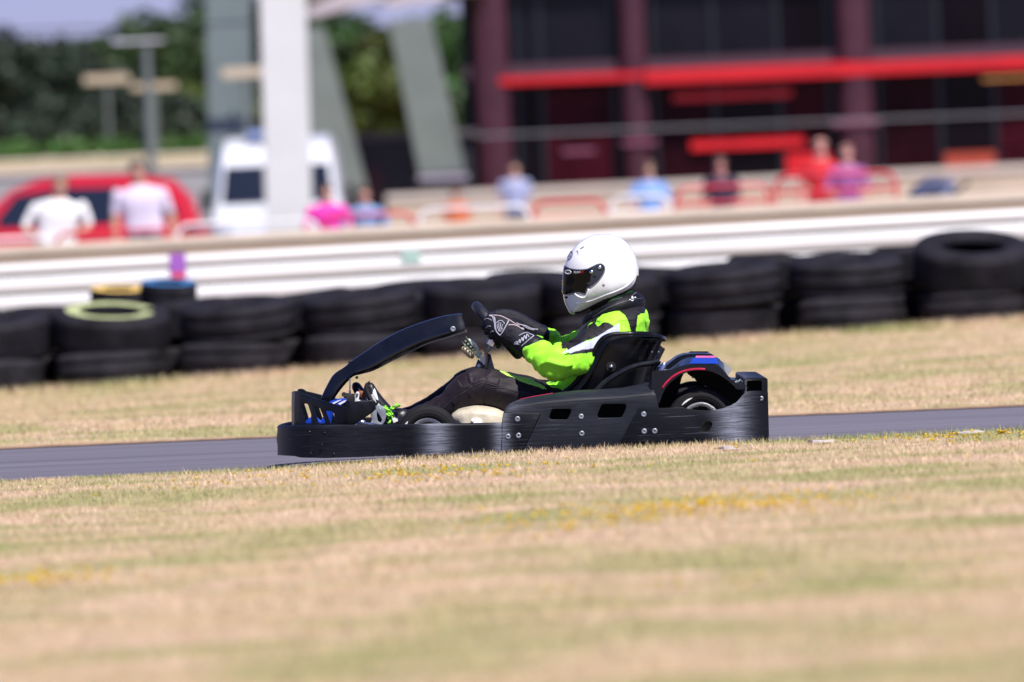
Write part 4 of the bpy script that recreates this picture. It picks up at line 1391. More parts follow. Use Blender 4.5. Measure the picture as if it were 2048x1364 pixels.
for poly in ([(749, 776), (752, 783), (755, 793), (757, 801), (752, 798), (748, 790), (745, 786), (747, 780)], [(742, 789), (746, 788), (751, 798), (753, 806), (748, 802)], [(757, 806), (762, 812), (767, 822), (772, 834), (765, 836), (758, 824), (754, 812)], [(769, 841), (777, 845), (776, 852), (770, 850)]):
    boot_patch(poly, bvn, bootn, M_WHITEPL)
boot_patch([(784, 836), (794, 834), (796, 842), (787, 846)], bvn, bootn, M_WHITEPL)
mb = MB()
for pts in ([(764, 814), (770, 816), (776, 822), (781, 829), (783, 838), (777, 846)], [(766, 820), (774, 819), (781, 822), (786, 830)], [(770, 828), (777, 832), (783, 830)], [(771, 812), (775, 818), (772, 824), (778, 827)], [(781, 816), (788, 812), (795, 809), (800, 811), (792, 815), (784, 818)], [(776, 836), (780, 843), (777, 849)], [(757, 811), (759, 816), (762, 820)], [(768, 823), (773, 828), (780, 833), (785, 834)]):
    mb.tube([P(q.x, q.y, -.188 + .012 * math.sin(i * .9)) for i, q in enumerate(smooth_path([Vector((a, b_, 0)) for a, b_ in pts], 4))], .0034, 8)
mb.build('laces', M_LACE, bootn, angle=80)
fst = [(800, 829, .10, 15, 16), (788, 836, .10, 18, 18), (772, 832, .10, 18, 18), (752, 818, .10, 15, 18), (734, 802, .10, 12.5, 17), (720, 785, .10, 11, 15), (712, 772, .10, 9.5, 12)]
bm = fuse([limb_px(fst, 20, 2.3)], .0035, 3)
bootf = from_bm('boot', bm, M_BOOT, driver, angle=180)
bvf = surface_bvh(bootf)
boot_patch([(717, 775), (720, 779), (725, 788), (722, 787), (718, 781)], bvf, bootf, M_WHITEPL)
# ================================================================== ground
def sstep(a, b_, x):
    t = max(0.0, min(1.0, (x - a) / (b_ - a)))
    return t * t * (3 - 2 * t)


def clamp(x, a, b_): return max(a, min(b_, x))


def ground_z(x, y):
    if y < -0.9:
        return (interp([(-2.2, .033), (-.95, .038), (-.4, .054), (0, .060), (2, .068)], x)) * sstep(-.95, -1.35, y)
    z = 0.0
    if y > 4.4:
        z += .0306 * clamp(x, -6, 6) * sstep(6, 21, y) + .02 * sstep(4.4, 5.2, y)
        z -= .0306 * clamp(x, -6, 6) * sstep(24, 45, y) * .6
    # bank that climbs on the far side, behind the parked cars
    if y > 95:
        z += 2.75 * sstep(118, 142, y) * sstep(1.5, -2.5, x)
    return z


def axis_steps(lo, hi, mid_lo, mid_hi, fine, grow=1.35):
    xs = list(np.arange(mid_lo, mid_hi + 1e-6, fine))
    st = fine; x = mid_hi
    while x < hi: st *= grow; x += st; xs.append(min(x, hi))
    st = fine; x = mid_lo
    while x > lo: st *= grow; x -= st; xs.insert(0, max(x, lo))
    return xs


def sheet(name, xs, ys, m, dz=0.0, zf=ground_z):
    vs = [(x, y, zf(x, y) + dz) for y in ys for x in xs]
    n = len(xs)
    fs = [(j * n + i, j * n + i + 1, (j + 1) * n + i + 1, (j + 1) * n + i) for j in range(len(ys) - 1) for i in range(n - 1)]
    return add_mesh(name, vs, fs, m, None, (0, 0, 0), True, 180)


def grass_colour(nt, co, blades=False):
    """straw, pale pinkish thatch and green patches over the ground plane"""
    L = nt.links.new

    def nz(scale, sx=1.0, det=4.0, off=0.0, dist=0.0):
        mp = N(nt, 'ShaderNodeMapping'); mp.inputs['Scale'].default_value = (sx, 1, 0); mp.inputs['Location'].default_value = (off, off * .7, 0)
        L(co, mp.inputs['Vector'])
        n = N(nt, 'ShaderNodeTexNoise', Scale=scale, Detail=det, Roughness=.62, Distortion=dist)
        L(mp.outputs['Vector'], n.inputs['Vector'])
        return n.outputs['Fac']

    def rng_(s, a, b_):
        r_ = N(nt, 'ShaderNodeMapRange'); r_.inputs['From Min'].default_value = a; r_.inputs['From Max'].default_value = b_
        L(s, r_.inputs['Value']); return r_.outputs['Result']

    def mix(f_, a, b_):
        mx = N(nt, 'ShaderNodeMix', data_type='RGBA')
        L(f_, mx.inputs[0])
        for s, k in ((a, 6), (b_, 7)):
            if isinstance(s, tuple): mx.inputs[k].default_value = (*s, 1)
            else: L(s, mx.inputs[k])
        return mx.outputs[2]
    c = mix(rng_(nz(1.9, .9, off=3.1), .36, .62), (.56, .43, .255), (.67, .48, .36))
    c = mix(rng_(nz(6.5, .9, off=9.3), .48, .70), c, (.47, .345, .18))
    g = rng_(nz(1.15, .75, off=21.7, dist=.8, det=3.0), .455, .60)
    g2 = rng_(nz(3.4, .6, off=5.0), .22, .50)
    mm = N(nt, 'ShaderNodeMath', operation='MULTIPLY'); L(g, mm.inputs[0]); L(g2, mm.inputs[1])
    c = mix(mm.outputs[0], c, (.31, .32, .125))
    y = rng_(nz(1.05, .4, off=44.0), .655, .70)
    yf = rng_(nz(26, 1, off=2.0), .52, .6)
    my = N(nt, 'ShaderNodeMath', operation='MULTIPLY'); L(y, my.inputs[0]); L(yf, my.inputs[1])
    c = mix(my.outputs[0], c, (.42, .38, .10))
    if not blades:
        c = mix(rng_(nz(60, 1, off=1.0, det=6), .3, .75), c, (.36, .265, .145))
    return c


def grass_mat(name, blades=False):
    m, nt, b = new_mat(name)
    L = nt.links.new
    tc = N(nt, 'ShaderNodeTexCoord')
    c = grass_colour(nt, tc.outputs['Object'], blades)
    if blades:
        rn = N(nt, 'ShaderNodeNewGeometry')
        hs = N(nt, 'ShaderNodeHueSaturation')
        r_ = N(nt, 'ShaderNodeMapRange'); r_.inputs['To Min'].default_value = .80; r_.inputs['To Max'].default_value = 1.28
        L(rn.outputs['Random Per Island'], r_.inputs['Value']); L(r_.outputs['Result'], hs.inputs['Value'])
        L(c, hs.inputs['Color']); c = hs.outputs['Color']
    L(c, b.inputs['Base Color'])
    b.inputs['Roughness'].default_value = .8
    b.inputs['Specular IOR Level'].default_value = .15
    if not blades:
        n2 = N(nt, 'ShaderNodeTexNoise', Scale=34.0, Detail=8.0, Roughness=.7); L(tc.outputs['Object'], n2.inputs['Vector'])
        bp = N(nt, 'ShaderNodeBump', Strength=.5, Distance=.03); L(n2.outputs['Fac'], bp.inputs['Height']); L(bp.outputs['Normal'], b.inputs['Normal'])
    return m


M_GROUND = grass_mat('dry grass ground')
M_BLADE = grass_mat('dry grass blades', True)
xs = axis_steps(-420, 420, -9, 9, .5)
ys = sorted(set([round(v, 3) for v in list(np.arange(-60, -14, 4.0)) + list(np.arange(-14, -1.5, .5)) + list(np.arange(-1.5, -.8, .1)) + list(np.arange(-.8, 4.4, .8)) + list(np.arange(4.4, 5.6, .2)) + list(np.arange(5.6, 50, 1.2)) + list(np.arange(50, 160, 3)) + [180, 210, 260, 340, 460, 700]]))
ground = tag(sheet('ground', xs, ys, M_GROUND), kind='structure')

# asphalt
m, nt, b = new_mat('track asphalt')
L = nt.links.new
tc = N(nt, 'ShaderNodeTexCoord')
n1 = N(nt, 'ShaderNodeTexNoise', Scale=90.0, Detail=6.0, Roughness=.75); L(tc.outputs['Object'], n1.inputs['Vector'])
mp = N(nt, 'ShaderNodeMapping'); mp.inputs['Scale'].default_value = (.12, 3.2, 1); L(tc.outputs['Object'], mp.inputs['Vector'])
n2 = N(nt, 'ShaderNodeTexNoise', Scale=1.2, Detail=5.0); L(mp.outputs['Vector'], n2.inputs['Vector'])
cr = N(nt, 'ShaderNodeMix', data_type='RGBA'); cr.inputs[6].default_value = (.070, .062, .082, 1); cr.inputs[7].default_value = (.185, .172, .200, 1)
ad = N(nt, 'ShaderNodeMath', operation='MULTIPLY_ADD'); ad.inputs[1].default_value = .55; L(n1.outputs['Fac'], ad.inputs[0])
hf = N(nt, 'ShaderNodeMath', operation='MULTIPLY_ADD'); hf.inputs[1].default_value = 1.5; hf.inputs[2].default_value = -.52; L(n2.outputs['Fac'], hf.inputs[0])
L(hf.outputs[0], ad.inputs[2]); L(ad.outputs[0], cr.inputs[0]); L(cr.outputs[2], b.inputs['Base Color'])
b.inputs['Roughness'].default_value = .82
bp = N(nt, 'ShaderNodeBump', Strength=.5, Distance=.004); L(n1.outputs['Fac'], bp.inputs['Height']); L(bp.outputs['Normal'], b.inputs['Normal'])
M_ASPH = m
track = sheet('track', axis_steps(-120, 120, -6, 6, .5), [-1.06, -.9, 0, 1, 2, 3, 4, 4.44], M_ASPH, .004)
tag(track, kind='structure')
# worn earth edge between the asphalt and the far grass
edge = MB()
ex = list(np.arange(-60, 60.01, .15)); vs = []
for x in ex:
    w = .10 + .06 * noise.noise(Vector((x * 2.1, 1.7, 0))) + .04 * noise.noise(Vector((x * 9, 4.2, 0)))
    vs += [(x, 4.36 - w, .009), (x, 4.50 + w, ground_z(x, 4.5 + w) + .006)]
edge.add(vs, [(2 * i, 2 * i + 2, 2 * i + 3, 2 * i + 1) for i in range(len(ex) - 1)])
tag(edge.build('track_edge_earth', mat('bare reddish earth', (.33, .21, .12), .9, var=.5, scale=7), None, (0, 0, 0), angle=180), kind='structure')


def blade_field(name, xs_, ys_, hh, ww, m, seed=3, kind='stuff'):
    r_ = np.random.default_rng(seed)
    n = len(xs_)
    zz = np.array([ground_z(float(a), float(b_)) for a, b_ in zip(xs_, ys_)])
    az = r_.uniform(0, 2 * np.pi, n); ln = r_.uniform(.15, .95, n) * hh
    la = r_.uniform(0, 2 * np.pi, n)
    V = np.zeros((n, 3, 3))
    V[:, 0, 0] = xs_ - np.cos(az) * ww; V[:, 0, 1] = ys_ - np.sin(az) * ww; V[:, 0, 2] = zz - .004
    V[:, 1, 0] = xs_ + np.cos(az) * ww; V[:, 1, 1] = ys_ + np.sin(az) * ww; V[:, 1, 2] = zz - .004
    V[:, 2, 0] = xs_ + np.cos(la) * ln; V[:, 2, 1] = ys_ + np.sin(la) * ln; V[:, 2, 2] = zz + hh * r_.uniform(.55, 1.0, n)
    me_ = bpy.data.meshes.new(name)
    me_.vertices.add(n * 3); me_.loops.add(n * 3); me_.polygons.add(n)
    me_.vertices.foreach_set('co', V.reshape(-1))
    me_.loops.foreach_set('vertex_index', np.arange(n * 3, dtype=np.int32))
    me_.polygons.foreach_set('loop_start', np.arange(0, n * 3, 3, dtype=np.int32))
    me_.polygons.foreach_set('loop_total', np.full(n, 3, dtype=np.int32))
    me_.update(); me_.validate()
    me_.materials.append(m)
    o = link(name, me_, None, (0, 0, 0))
    return tag(o, kind=kind)


# near verge: every blade stands where it grows, thickest along the track's lip
n = 150000
yy = RNG.uniform(-16.5, -1.12, n); half = 1.35 * (yy + 30) / 14.0 + .5
xx = RNG.uniform(-1, 1, n) * half
hh = RNG.uniform(.008, .022, n) * (1 + .7 * (RNG.random(n) < .05))
n2 = 16000
y2 = -1.12 - np.abs(RNG.normal(0, .14, n2)); x2 = RNG.uniform(-3.4, 3.4, n2)
h2 = RNG.uniform(.012, .030, n2) * np.interp(x2, [-2.2, -.4, 2], [.5, 1.0, 1.25])
blade_field('grass', np.concatenate([xx, x2]), np.concatenate([yy, y2]), np.concatenate([hh, h2]), np.concatenate([np.full(n, .0022), np.full(n2, .0018)]), M_BLADE, 5)
# far verge up to the tyres, with taller tufts along the foot of the tyres
n = 90000
yy = 4.52 + RNG.random(n) ** 1.0 * 17.4; half = 2.6 * (yy + 30) / 34. + .8
xx = RNG.uniform(-1, 1, n) * half
hh = RNG.uniform(.010, .024, n)
n2 = 14000
y2 = 20.95 + RNG.normal(0, .22, n2); x2 = RNG.uniform(-5.2, 5.2, n2); h2 = RNG.uniform(.03, .085, n2)
blade_field('grass', np.concatenate([xx, x2]), np.concatenate([yy, y2]), np.concatenate([hh, h2]), np.concatenate([np.full(n, .004), np.full(n2, .004)]), M_BLADE, 6)
# yellow wild flowers in loose patches of the near verge
M_FLOW = mat('yellow petals', (.78, .56, .02), .6, var=.25)
mb = MB()
for (px, py, n_, sx, sy) in ((1450, 1030, 190, .20, .06), (1200, 1052, 80, .16, .07), (1120, 1070, 20, .2, .08), (60, 1160, 80, .10, .04), (900, 955, 60, .22, .08), (860, 962, 20, .2, .1), (1930, 886, 60, .18, .07), (1330, 1190, 10, .18, .05), (430, 965, 18, .25, .12), (1500, 915, 8, .4, .2), (700, 962, 16, .3, .1)):
    s_ = (py + (px - 1024) * .0419 - 445) / (.925 - .05)
    Y = FPX / s_ - DIST
    c = P(px, py, Y)
    for _ in range(n_):
        x, y = random.gauss(c.x, sx), random.gauss(c.y, sy * 6)
        y = min(y, -2.1)
        z = ground_z(x, y) + random.uniform(.012, .030); r_ = random.uniform(.007, .014)
        ph = random.uniform(0, 6)
        pts = [(x + r_ * math.cos(ph + k * 1.047), y + r_ * math.sin(ph + k * 1.047), z + .003 * (k % 2)) for k in range(6)] + [(x, y, z - .004)]
        mb.add(pts, [(k, (k + 1) % 6, 6) for k in range(6)])
tag(mb.build('wild_flowers', M_FLOW, None, (0, 0, 0), angle=180), kind='stuff')
# pale scraps by the track's lip
for i, (px, py, wd, lab) in enumerate(((1458, 911, .036, 'small pale scrap in the grass just below the rear end of the kart'), (1640, 903, .044, 'longer pale scrap in the grass between the other two, behind the kart'), (1935, 874, .050, 'pale scrap lying in the grass nearest the edge of the frame, beside yellow flowers'))):
    Y = -2.2 + .3 * i
    c = P(px, py, Y); z = ground_z(c.x, c.y)
    mb = MB()
    pts = [(c.x + wd * math.cos(a) * (1 + .25 * math.sin(3 * a + i)), c.y + .03 * math.sin(a)) for a in [2 * math.pi * k / 12 for k in range(12)]]
    mb.add([(x, y, z + .006) for x, y in pts] + [(x, y, z + .013 + .004 * math.sin(x * 60)) for x, y in pts], [tuple(range(11, -1, -1)), tuple(range(12, 24))] + [(k, (k + 1) % 12, 12 + (k + 1) % 12, 12 + k) for k in range(12)])
    o = mb.build('paper_scrap', mat('weathered pale card', (.52, .47, .45), .85, var=.15), None, (c.x, c.y, z), angle=40)
    tag(o, lab, 'scrap', 'pale scraps in the near grass')

# ================================================================== tyre barrier
def tyre_mesh(R, w, hole, kind=1):
    prof = [(hole, -w * .30), (hole * 1.04, -w * .40), (hole * 1.25, -w * .49), (R * .78, -w * .50), (R * .92, -w * .46), (R * .985, -w * .38), (R, -w * .30)]
    for k in (-.18, 0, .18): prof += [(R, w * (k - .03)), (R * .972, w * (k - .02)), (R * .972, w * (k + .02)), (R, w * (k + .03))]
    if kind == 2: prof = prof[:7] + [(R * .985, -w * .26), (R * .965, -w * .2), (R * 1.0, -w * .14), (R * 1.004, 0), (R * 1.0, w * .14), (R * .965, w * .2), (R * .985, w * .26)]
    prof += [(R, w * .30), (R * .985, w * .38), (R * .92, w * .46), (R * .78, w * .50), (hole * 1.25, w * .49), (hole * 1.04, w * .40), (hole, w * .30), (hole * 1.10, w * .24), (R * .86, w * .2), (R * .88, 0), (R * .86, -w * .2), (hole * 1.10, -w * .24), (hole, -w * .30)]
    v_, f_ = lathe(Vector((0, 0, 0)), Vector((0, 0, 1)), prof, 40, Vector((1, 0, 0)))
    me_ = bpy.data.meshes.new('tyre')
    me_.from_pydata([tuple(q) for q in v_], [], f_); me_.update()
    bm = bmesh.new(); bm.from_mesh(me_); bmesh.ops.recalc_face_normals(bm, faces=bm.faces); bm.to_mesh(me_); bm.free()
    return me_


M_OLD = mat('old tyre rubber', (.0150, .0138, .0180), .74, var=.5, scale=5, bump=.35, bscale=40, spec=.12)
M_OLD2 = mat('dusty tyre rubber', (.023, .021, .0255), .82, var=.6, scale=4, bump=.35, bscale=40, spec=.12)
T_big = tyre_mesh(.402, .285, .21); fin(T_big, M_OLD, True, 40)
T_big2 = tyre_mesh(.392, .262, .19, 2); fin(T_big2, M_OLD, True, 40)
T_low2 = tyre_mesh(.366, .25, .215, 2); fin(T_low2, M_OLD2, True, 40)
T_low = tyre_mesh(.372, .245, .20); fin(T_low, M_OLD2, True, 40)
YT = 21.55
def wall_x(px): return P(px, 640, YT).x


M_PGREEN = mat('pale green tyre paint', (.38, .42, .20), .6, var=.25, scale=8)
M_PYEL = mat('yellow tyre paint', (.60, .40, .10), .6, var=.25, scale=8)
M_PBLUE = mat('blue tyre paint', (.03, .12, .28), .6, var=.25, scale=8)


def painted_ring(parent, R0, R1, z, m, a0=0, a1=360):
    n_ = 32; mb_ = MB(); vs_ = []
    for k in range(n_ + 1):
        a = math.radians(a0 + (a1 - a0) * k / n_)
        for r_, zz in ((R0, z), ((R0 + R1) / 2, z + .012), (R1, z)): vs_.append(Vector((math.cos(a) * r_, math.sin(a) * r_, zz)))
    mb_.add(vs_, [(3 * k + j, 3 * k + 3 + j, 3 * k + 4 + j, 3 * k + 1 + j) for k in range(n_) for j in (0, 1)])
    me_ = bpy.data.meshes.new('painted_ring'); me_.from_pydata([tuple(q) for q in mb_.v], [], mb_.f); me_.update(); fin(me_, m, True, 180)
    o = link('painted_ring', me_, parent)
    return o


cols_px = [-755, -510, -265, -20, 225, 470, 715, 960, 1205, 1450, 1697, 1945, 2190, 2435, 2680]
ordn = ['', 'first', 'second', 'third', 'fourth', 'fifth', 'sixth', 'seventh', 'eighth', 'ninth', 'tenth', 'eleventh']
where = {-20: 'cut off by the frame edge', 225: 'with the pale green painted ring', 470: 'next after the green-ringed one', 715: "above the kart's arched fairing", 960: 'behind the steering wheel', 1205: "behind the driver's helmet and chest", 1450: 'just behind the seat back', 1697: 'standing before the steeply tipped one', 1945: 'steeply tipped, its rounded top highest'}
tilts = {-20: 7, 225: 10, 470: 7, 715: 6, 960: 7, 1205: 6, 1450: 5, 1697: 7, 1945: 15}
for i, px in enumerate(cols_px):
    x = wall_x(px); y = YT - .02 * ((i * 7) % 3)
    gz = ground_z(x, y)
    rz = random.uniform(0, 3)
    o = link('tyre', (T_low, T_low2, T_low2)[i % 3], None, (x + random.uniform(-.03, .03), y + random.uniform(-.03, .05), gz + .115)); o.rotation_euler = (math.radians(random.uniform(-2, 3)), 0, rz)
    tag(o, 'dusty low tyre on the grass, under the one ' + where.get(px, 'beyond the frame'), 'tyre', 'low tyres at the foot of the barrier')
    o = link('tyre', (T_big, T_big2)[(i * 3 // 2) % 2] if px != 225 else T_big, None, (x + random.uniform(-.02, .02), y + .06 + random.uniform(-.04, .04), gz + .235 + .140 + .03 * (px == 1945)))
    o.scale = (1, random.uniform(.95, 1.02), random.uniform(.94, 1.06))
    o.rotation_euler = (math.radians(tilts.get(px, 7)), math.radians(random.uniform(-4, 4) + (5 if px == 1945 else 0)), 0)
    tag(o, 'big dark tyre in the front row, ' + where.get(px, 'beyond the frame'), 'tyre', 'front row of big barrier tyres')
    if px == 225:
        painted_ring(o, .215, .325, .139, M_PGREEN, 20, 345)
# second row behind, a little higher
for i, px in enumerate(cols_px[:-1]):
    pxm = px + 122
    x = wall_x(pxm) * 1.01; y = YT + .78
    gz = ground_z(x, y)
    o = link('tyre', T_low, None, (x, y, gz + .12)); o.rotation_euler = (0, 0, i)
    tag(o, 'shaded low back row tyre, just past the one ' + where.get(px, 'beyond the frame'), 'tyre', 'back row of low tyres')
    o = link('tyre', T_big, None, (x, y, gz + .235 + .15)); o.rotation_euler = (math.radians(5 + (i * 5) % 4), math.radians(random.uniform(-3, 3)), i)
    tag(o, 'big back row tyre past the one ' + where.get(px, 'beyond the frame'), 'tyre', 'back row of big tyres')
# painted tyres lying on top of the back row
for px, py, m_, nm in ((236, 582, M_PYEL, 'yellow'), (338, 578, M_PBLUE, 'blue')):
    o = link('tyre', T_low, None, (0, 0, 0))
    c = P(px, py + 4, YT + .9)
    o.location = (c.x, c.y - (.06 if nm == 'blue' else 0), c.z - (.025 if nm == 'blue' else .055)); o.rotation_euler = (math.radians(8), 0, .4); o.scale = (.52, .52, .7)
    tag(o, '%s-painted tyre lying on the back row in front of the white rail' % nm, 'tyre')
    painted_ring(o, .20, .368, .123, m_)

# ================================================================== white rail fence
M_WRAIL = mat('white rail paint', (.72, .72, .73), .45, var=.10, scale=2.2, stretch=(.3, 1, 3), bump=.04)
YR = 28.0
rail = thing('rail_fence', 'white rail barrier of long horizontal beams running along behind the tyres', 'fence', (0, YR, 0))
sl = .0125
def rail_z(x): return .815 + sl * x


off = 0
for k, (hgt, gap) in enumerate(((.084, .022), (.114, .024), (.114, .024), (.114, .0))):
    rings = []
    for x in (-14, -7, 0, 7, 14):
        zt = rail_z(x) - off
        rings.append([Vector((x, YR + .035, zt - .004)), Vector((x, YR + .006, zt)), Vector((x, YR, zt - .006)), Vector((x, YR - .010, zt - hgt * .5)), Vector((x, YR, zt - hgt + .006)), Vector((x, YR + .006, zt - hgt)), Vector((x, YR + .035, zt - hgt + .004))])
    v, f = loft(rings)
    add_mesh('rail', v, f, M_WRAIL, rail, angle=60)
    off += hgt + gap
add_mesh('gap_shade', *loft([[Vector((x, YR + .030, rail_z(x) - .46)), Vector((x, YR + .030, rail_z(x) - .03)), Vector((x, YR + .042, rail_z(x) - .03)), Vector((x, YR + .042, rail_z(x) - .46))] for x in (-14., 14.)]), M_DARK, rail)  # dark strip added behind the beams, painting the shade of the gaps
for x in np.arange(-13, 13.1, 2.0):
    mb = MB(); z0 = ground_z(float(x), YR)
    mb.box((x - .05, YR + .045, z0 - .1), (x + .05, YR + .145, rail_z(x) - .03)); mb.build('post', mat('post galvanised', (.24, .24, .25), .5, .6) if x < -12 else bpy.data.materials['post galvanised'], rail)
sg = MB(); c = P(356, 533, YR)
sg.box((c.x - .06, YR - .016, c.z - .115), (c.x + .06, YR - .0125, c.z + .10))
sgo = sg.build('sticker', mat('purple sticker', (.30, .10, .45), .5), rail)
sg = MB(); sg.box((c.x - .05, YR - .0205, c.z - .10), (c.x + .05, YR - .017, c.z - .045)); sg.build('red_band', mat('sticker red', (.60, .06, .10), .5), sgo)
sg = MB(); c = P(822, 513, YR); sg.box((c.x - .07, YR - .0155, c.z - .05), (c.x + .07, YR - .0125, c.z + .045)); sg.build('sticker', mat('pale green sticker', (.35, .52, .46), .5), rail)

# ================================================================== low tan wall behind the rail
M_TAN = mat('tan render', (.50, .39, .29), .85, var=.10, scale=.9, bump=.15, bscale=30)
M_TAN2 = mat('pale coping stone', (.58, .50, .42), .8, var=.10, scale=1.4, bump=.1, bscale=30)
YW = 46.0
lw = thing('low_wall', 'low tan rendered wall with a pale coping behind the white rail', 'wall', (0, YW, 0))
def wall_top(x): return .955 + .0125 * x


for nm, dz0, dz1, y0, m_ in (('coping', -.085, 0, -.035, M_TAN2), ('wall', -1.1, -.112, .0, M_TAN)):
    rings = []
    for x in np.arange(-20, 20.1, 2.5):
        t = wall_top(x)
        a0 = t + dz0
        rings.append([Vector((x, YW + y0, a0)), Vector((x, YW + y0, t + dz1 - .008)), Vector((x, YW + y0 + .012, t + dz1)), Vector((x, YW + .31, t + dz1)), Vector((x, YW + .33, a0))])
    v, f = loft(rings)
    add_mesh(nm, v, f, m_, lw, angle=40)
rings = []
for x in (-20., 20.):
    t = wall_top(x); rings.append([Vector((x, YW + .05, t - .112)), Vector((x, YW + .05, t - .085)), Vector((x, YW + .3, t - .085)), Vector((x, YW + .3, t - .112))])
add_mesh('joint', *loft(rings), M_DARK, lw)

# paved yard behind the wall
m_yard = mat('yard concrete', (.30, .28, .27), .85, var=.2, scale=.6, bump=.1, bscale=20)
tag(sheet('yard', axis_steps(-60, 60, -12, 12, 2), [46.5, 60, 80, 100, 107.5], m_yard, .02), kind='structure')

# ================================================================== crowd barriers
def barrier_mesh(w, h):
    """tubular crowd barrier: rounded frame, second rail, uprights, feet (lists per part)"""
    fr = [(-w / 2, 0, .12), (-w / 2, 0, h - .13)] + [(-w / 2 + .13 - .13 * math.cos(a), 0, h - .13 + .13 * math.sin(a)) for a in (math.pi / 8, math.pi / 4, 3 * math.pi / 8)] + [(-w / 2 + .13, 0, h)]
    fr += [(-q[0], 0, q[2]) for q in reversed(fr)]
    return fr


YB = 50.6
M_BW = mat('white barrier paint', (.76, .75, .75), .4, var=.05)
M_BR = mat('red barrier paint', (.58, .012, .030), .4, var=.08)
def barrier(px0, px1, m_, lab, Y=YB, zoff=0.0):
    xa, xb_ = P(px0, 440, Y).x, P(px1, 440, Y).x
    w_ = xb_ - xa - .05; xc = (xa + xb_) / 2
    h = 1.085 + zoff + .012 * xc
    z0 = ground_z(xc, Y)
    t = thing('crowd_barrier', lab, 'barrier', (xc, Y, z0), 'crowd barriers behind the low wall')
    mb_ = MB(); fr = barrier_mesh(w_, h)
    mb_.tube([Vector((xc + q[0], Y, z0 + q[2])) for q in fr], .021, 8); mb_.build('frame', m_, t, angle=80)
    for zz in (h - .165, .16):
        mb_ = MB(); mb_.tube([Vector((xc - w_ / 2, Y, z0 + zz)), Vector((xc + w_ / 2, Y, z0 + zz))], .019, 8)
        mb_.build('rail', m_, t, angle=80)
    mb_ = MB(); nb = max(4, int(w_ / .11))
    for k in range(1, nb): 
        xk = xc - w_ / 2 + w_ * k / nb
        mb_.tube([Vector((xk, Y, z0 + .16)), Vector((xk, Y, z0 + h - .165))], .0075, 6)
    mb_.build('bar', m_, t, angle=80)
    for s in (-1, 1):
        mb_ = MB(); mb_.tube([Vector((xc + s * w_ * .32, Y - .28, z0 + .02)), Vector((xc + s * w_ * .32, Y, z0 + .13)), Vector((xc + s * w_ * .32, Y + .28, z0 + .02))], .018, 8); mb_.build('foot', m_, t, angle=80)
    return t


for a, b_, m_, lab in ((-140, 103, M_BW, 'white barrier at the frame edge, in front of the big white T-shirt'), (105, 346, M_BR, 'red barrier between the white T-shirts and the white van'), (348, 640, M_BW, 'wide white barrier in front of the white van and pole'), (642, 832, M_BR, 'red barrier in front of the children in pink and blue'), (834, 1062, M_BW, 'white barrier before the dark shed and slanted pillars'), (1064, 1215, M_BR, 'red barrier just before the driver helmet'), (1217, 1345, M_BW, 'white barrier in front of the man in a light blue shirt')):
    barrier(a, b_, m_, lab)
for a, b_, lab in ((1350, 1545, 'red barrier beside the dark-dressed man, past the white one'), (1548, 1800, 'last red barrier, in front of the pair in red and purple shirts')):
    barrier(a, b_, M_BR, lab, YB + .5, .05 if a < 1500 else .10)
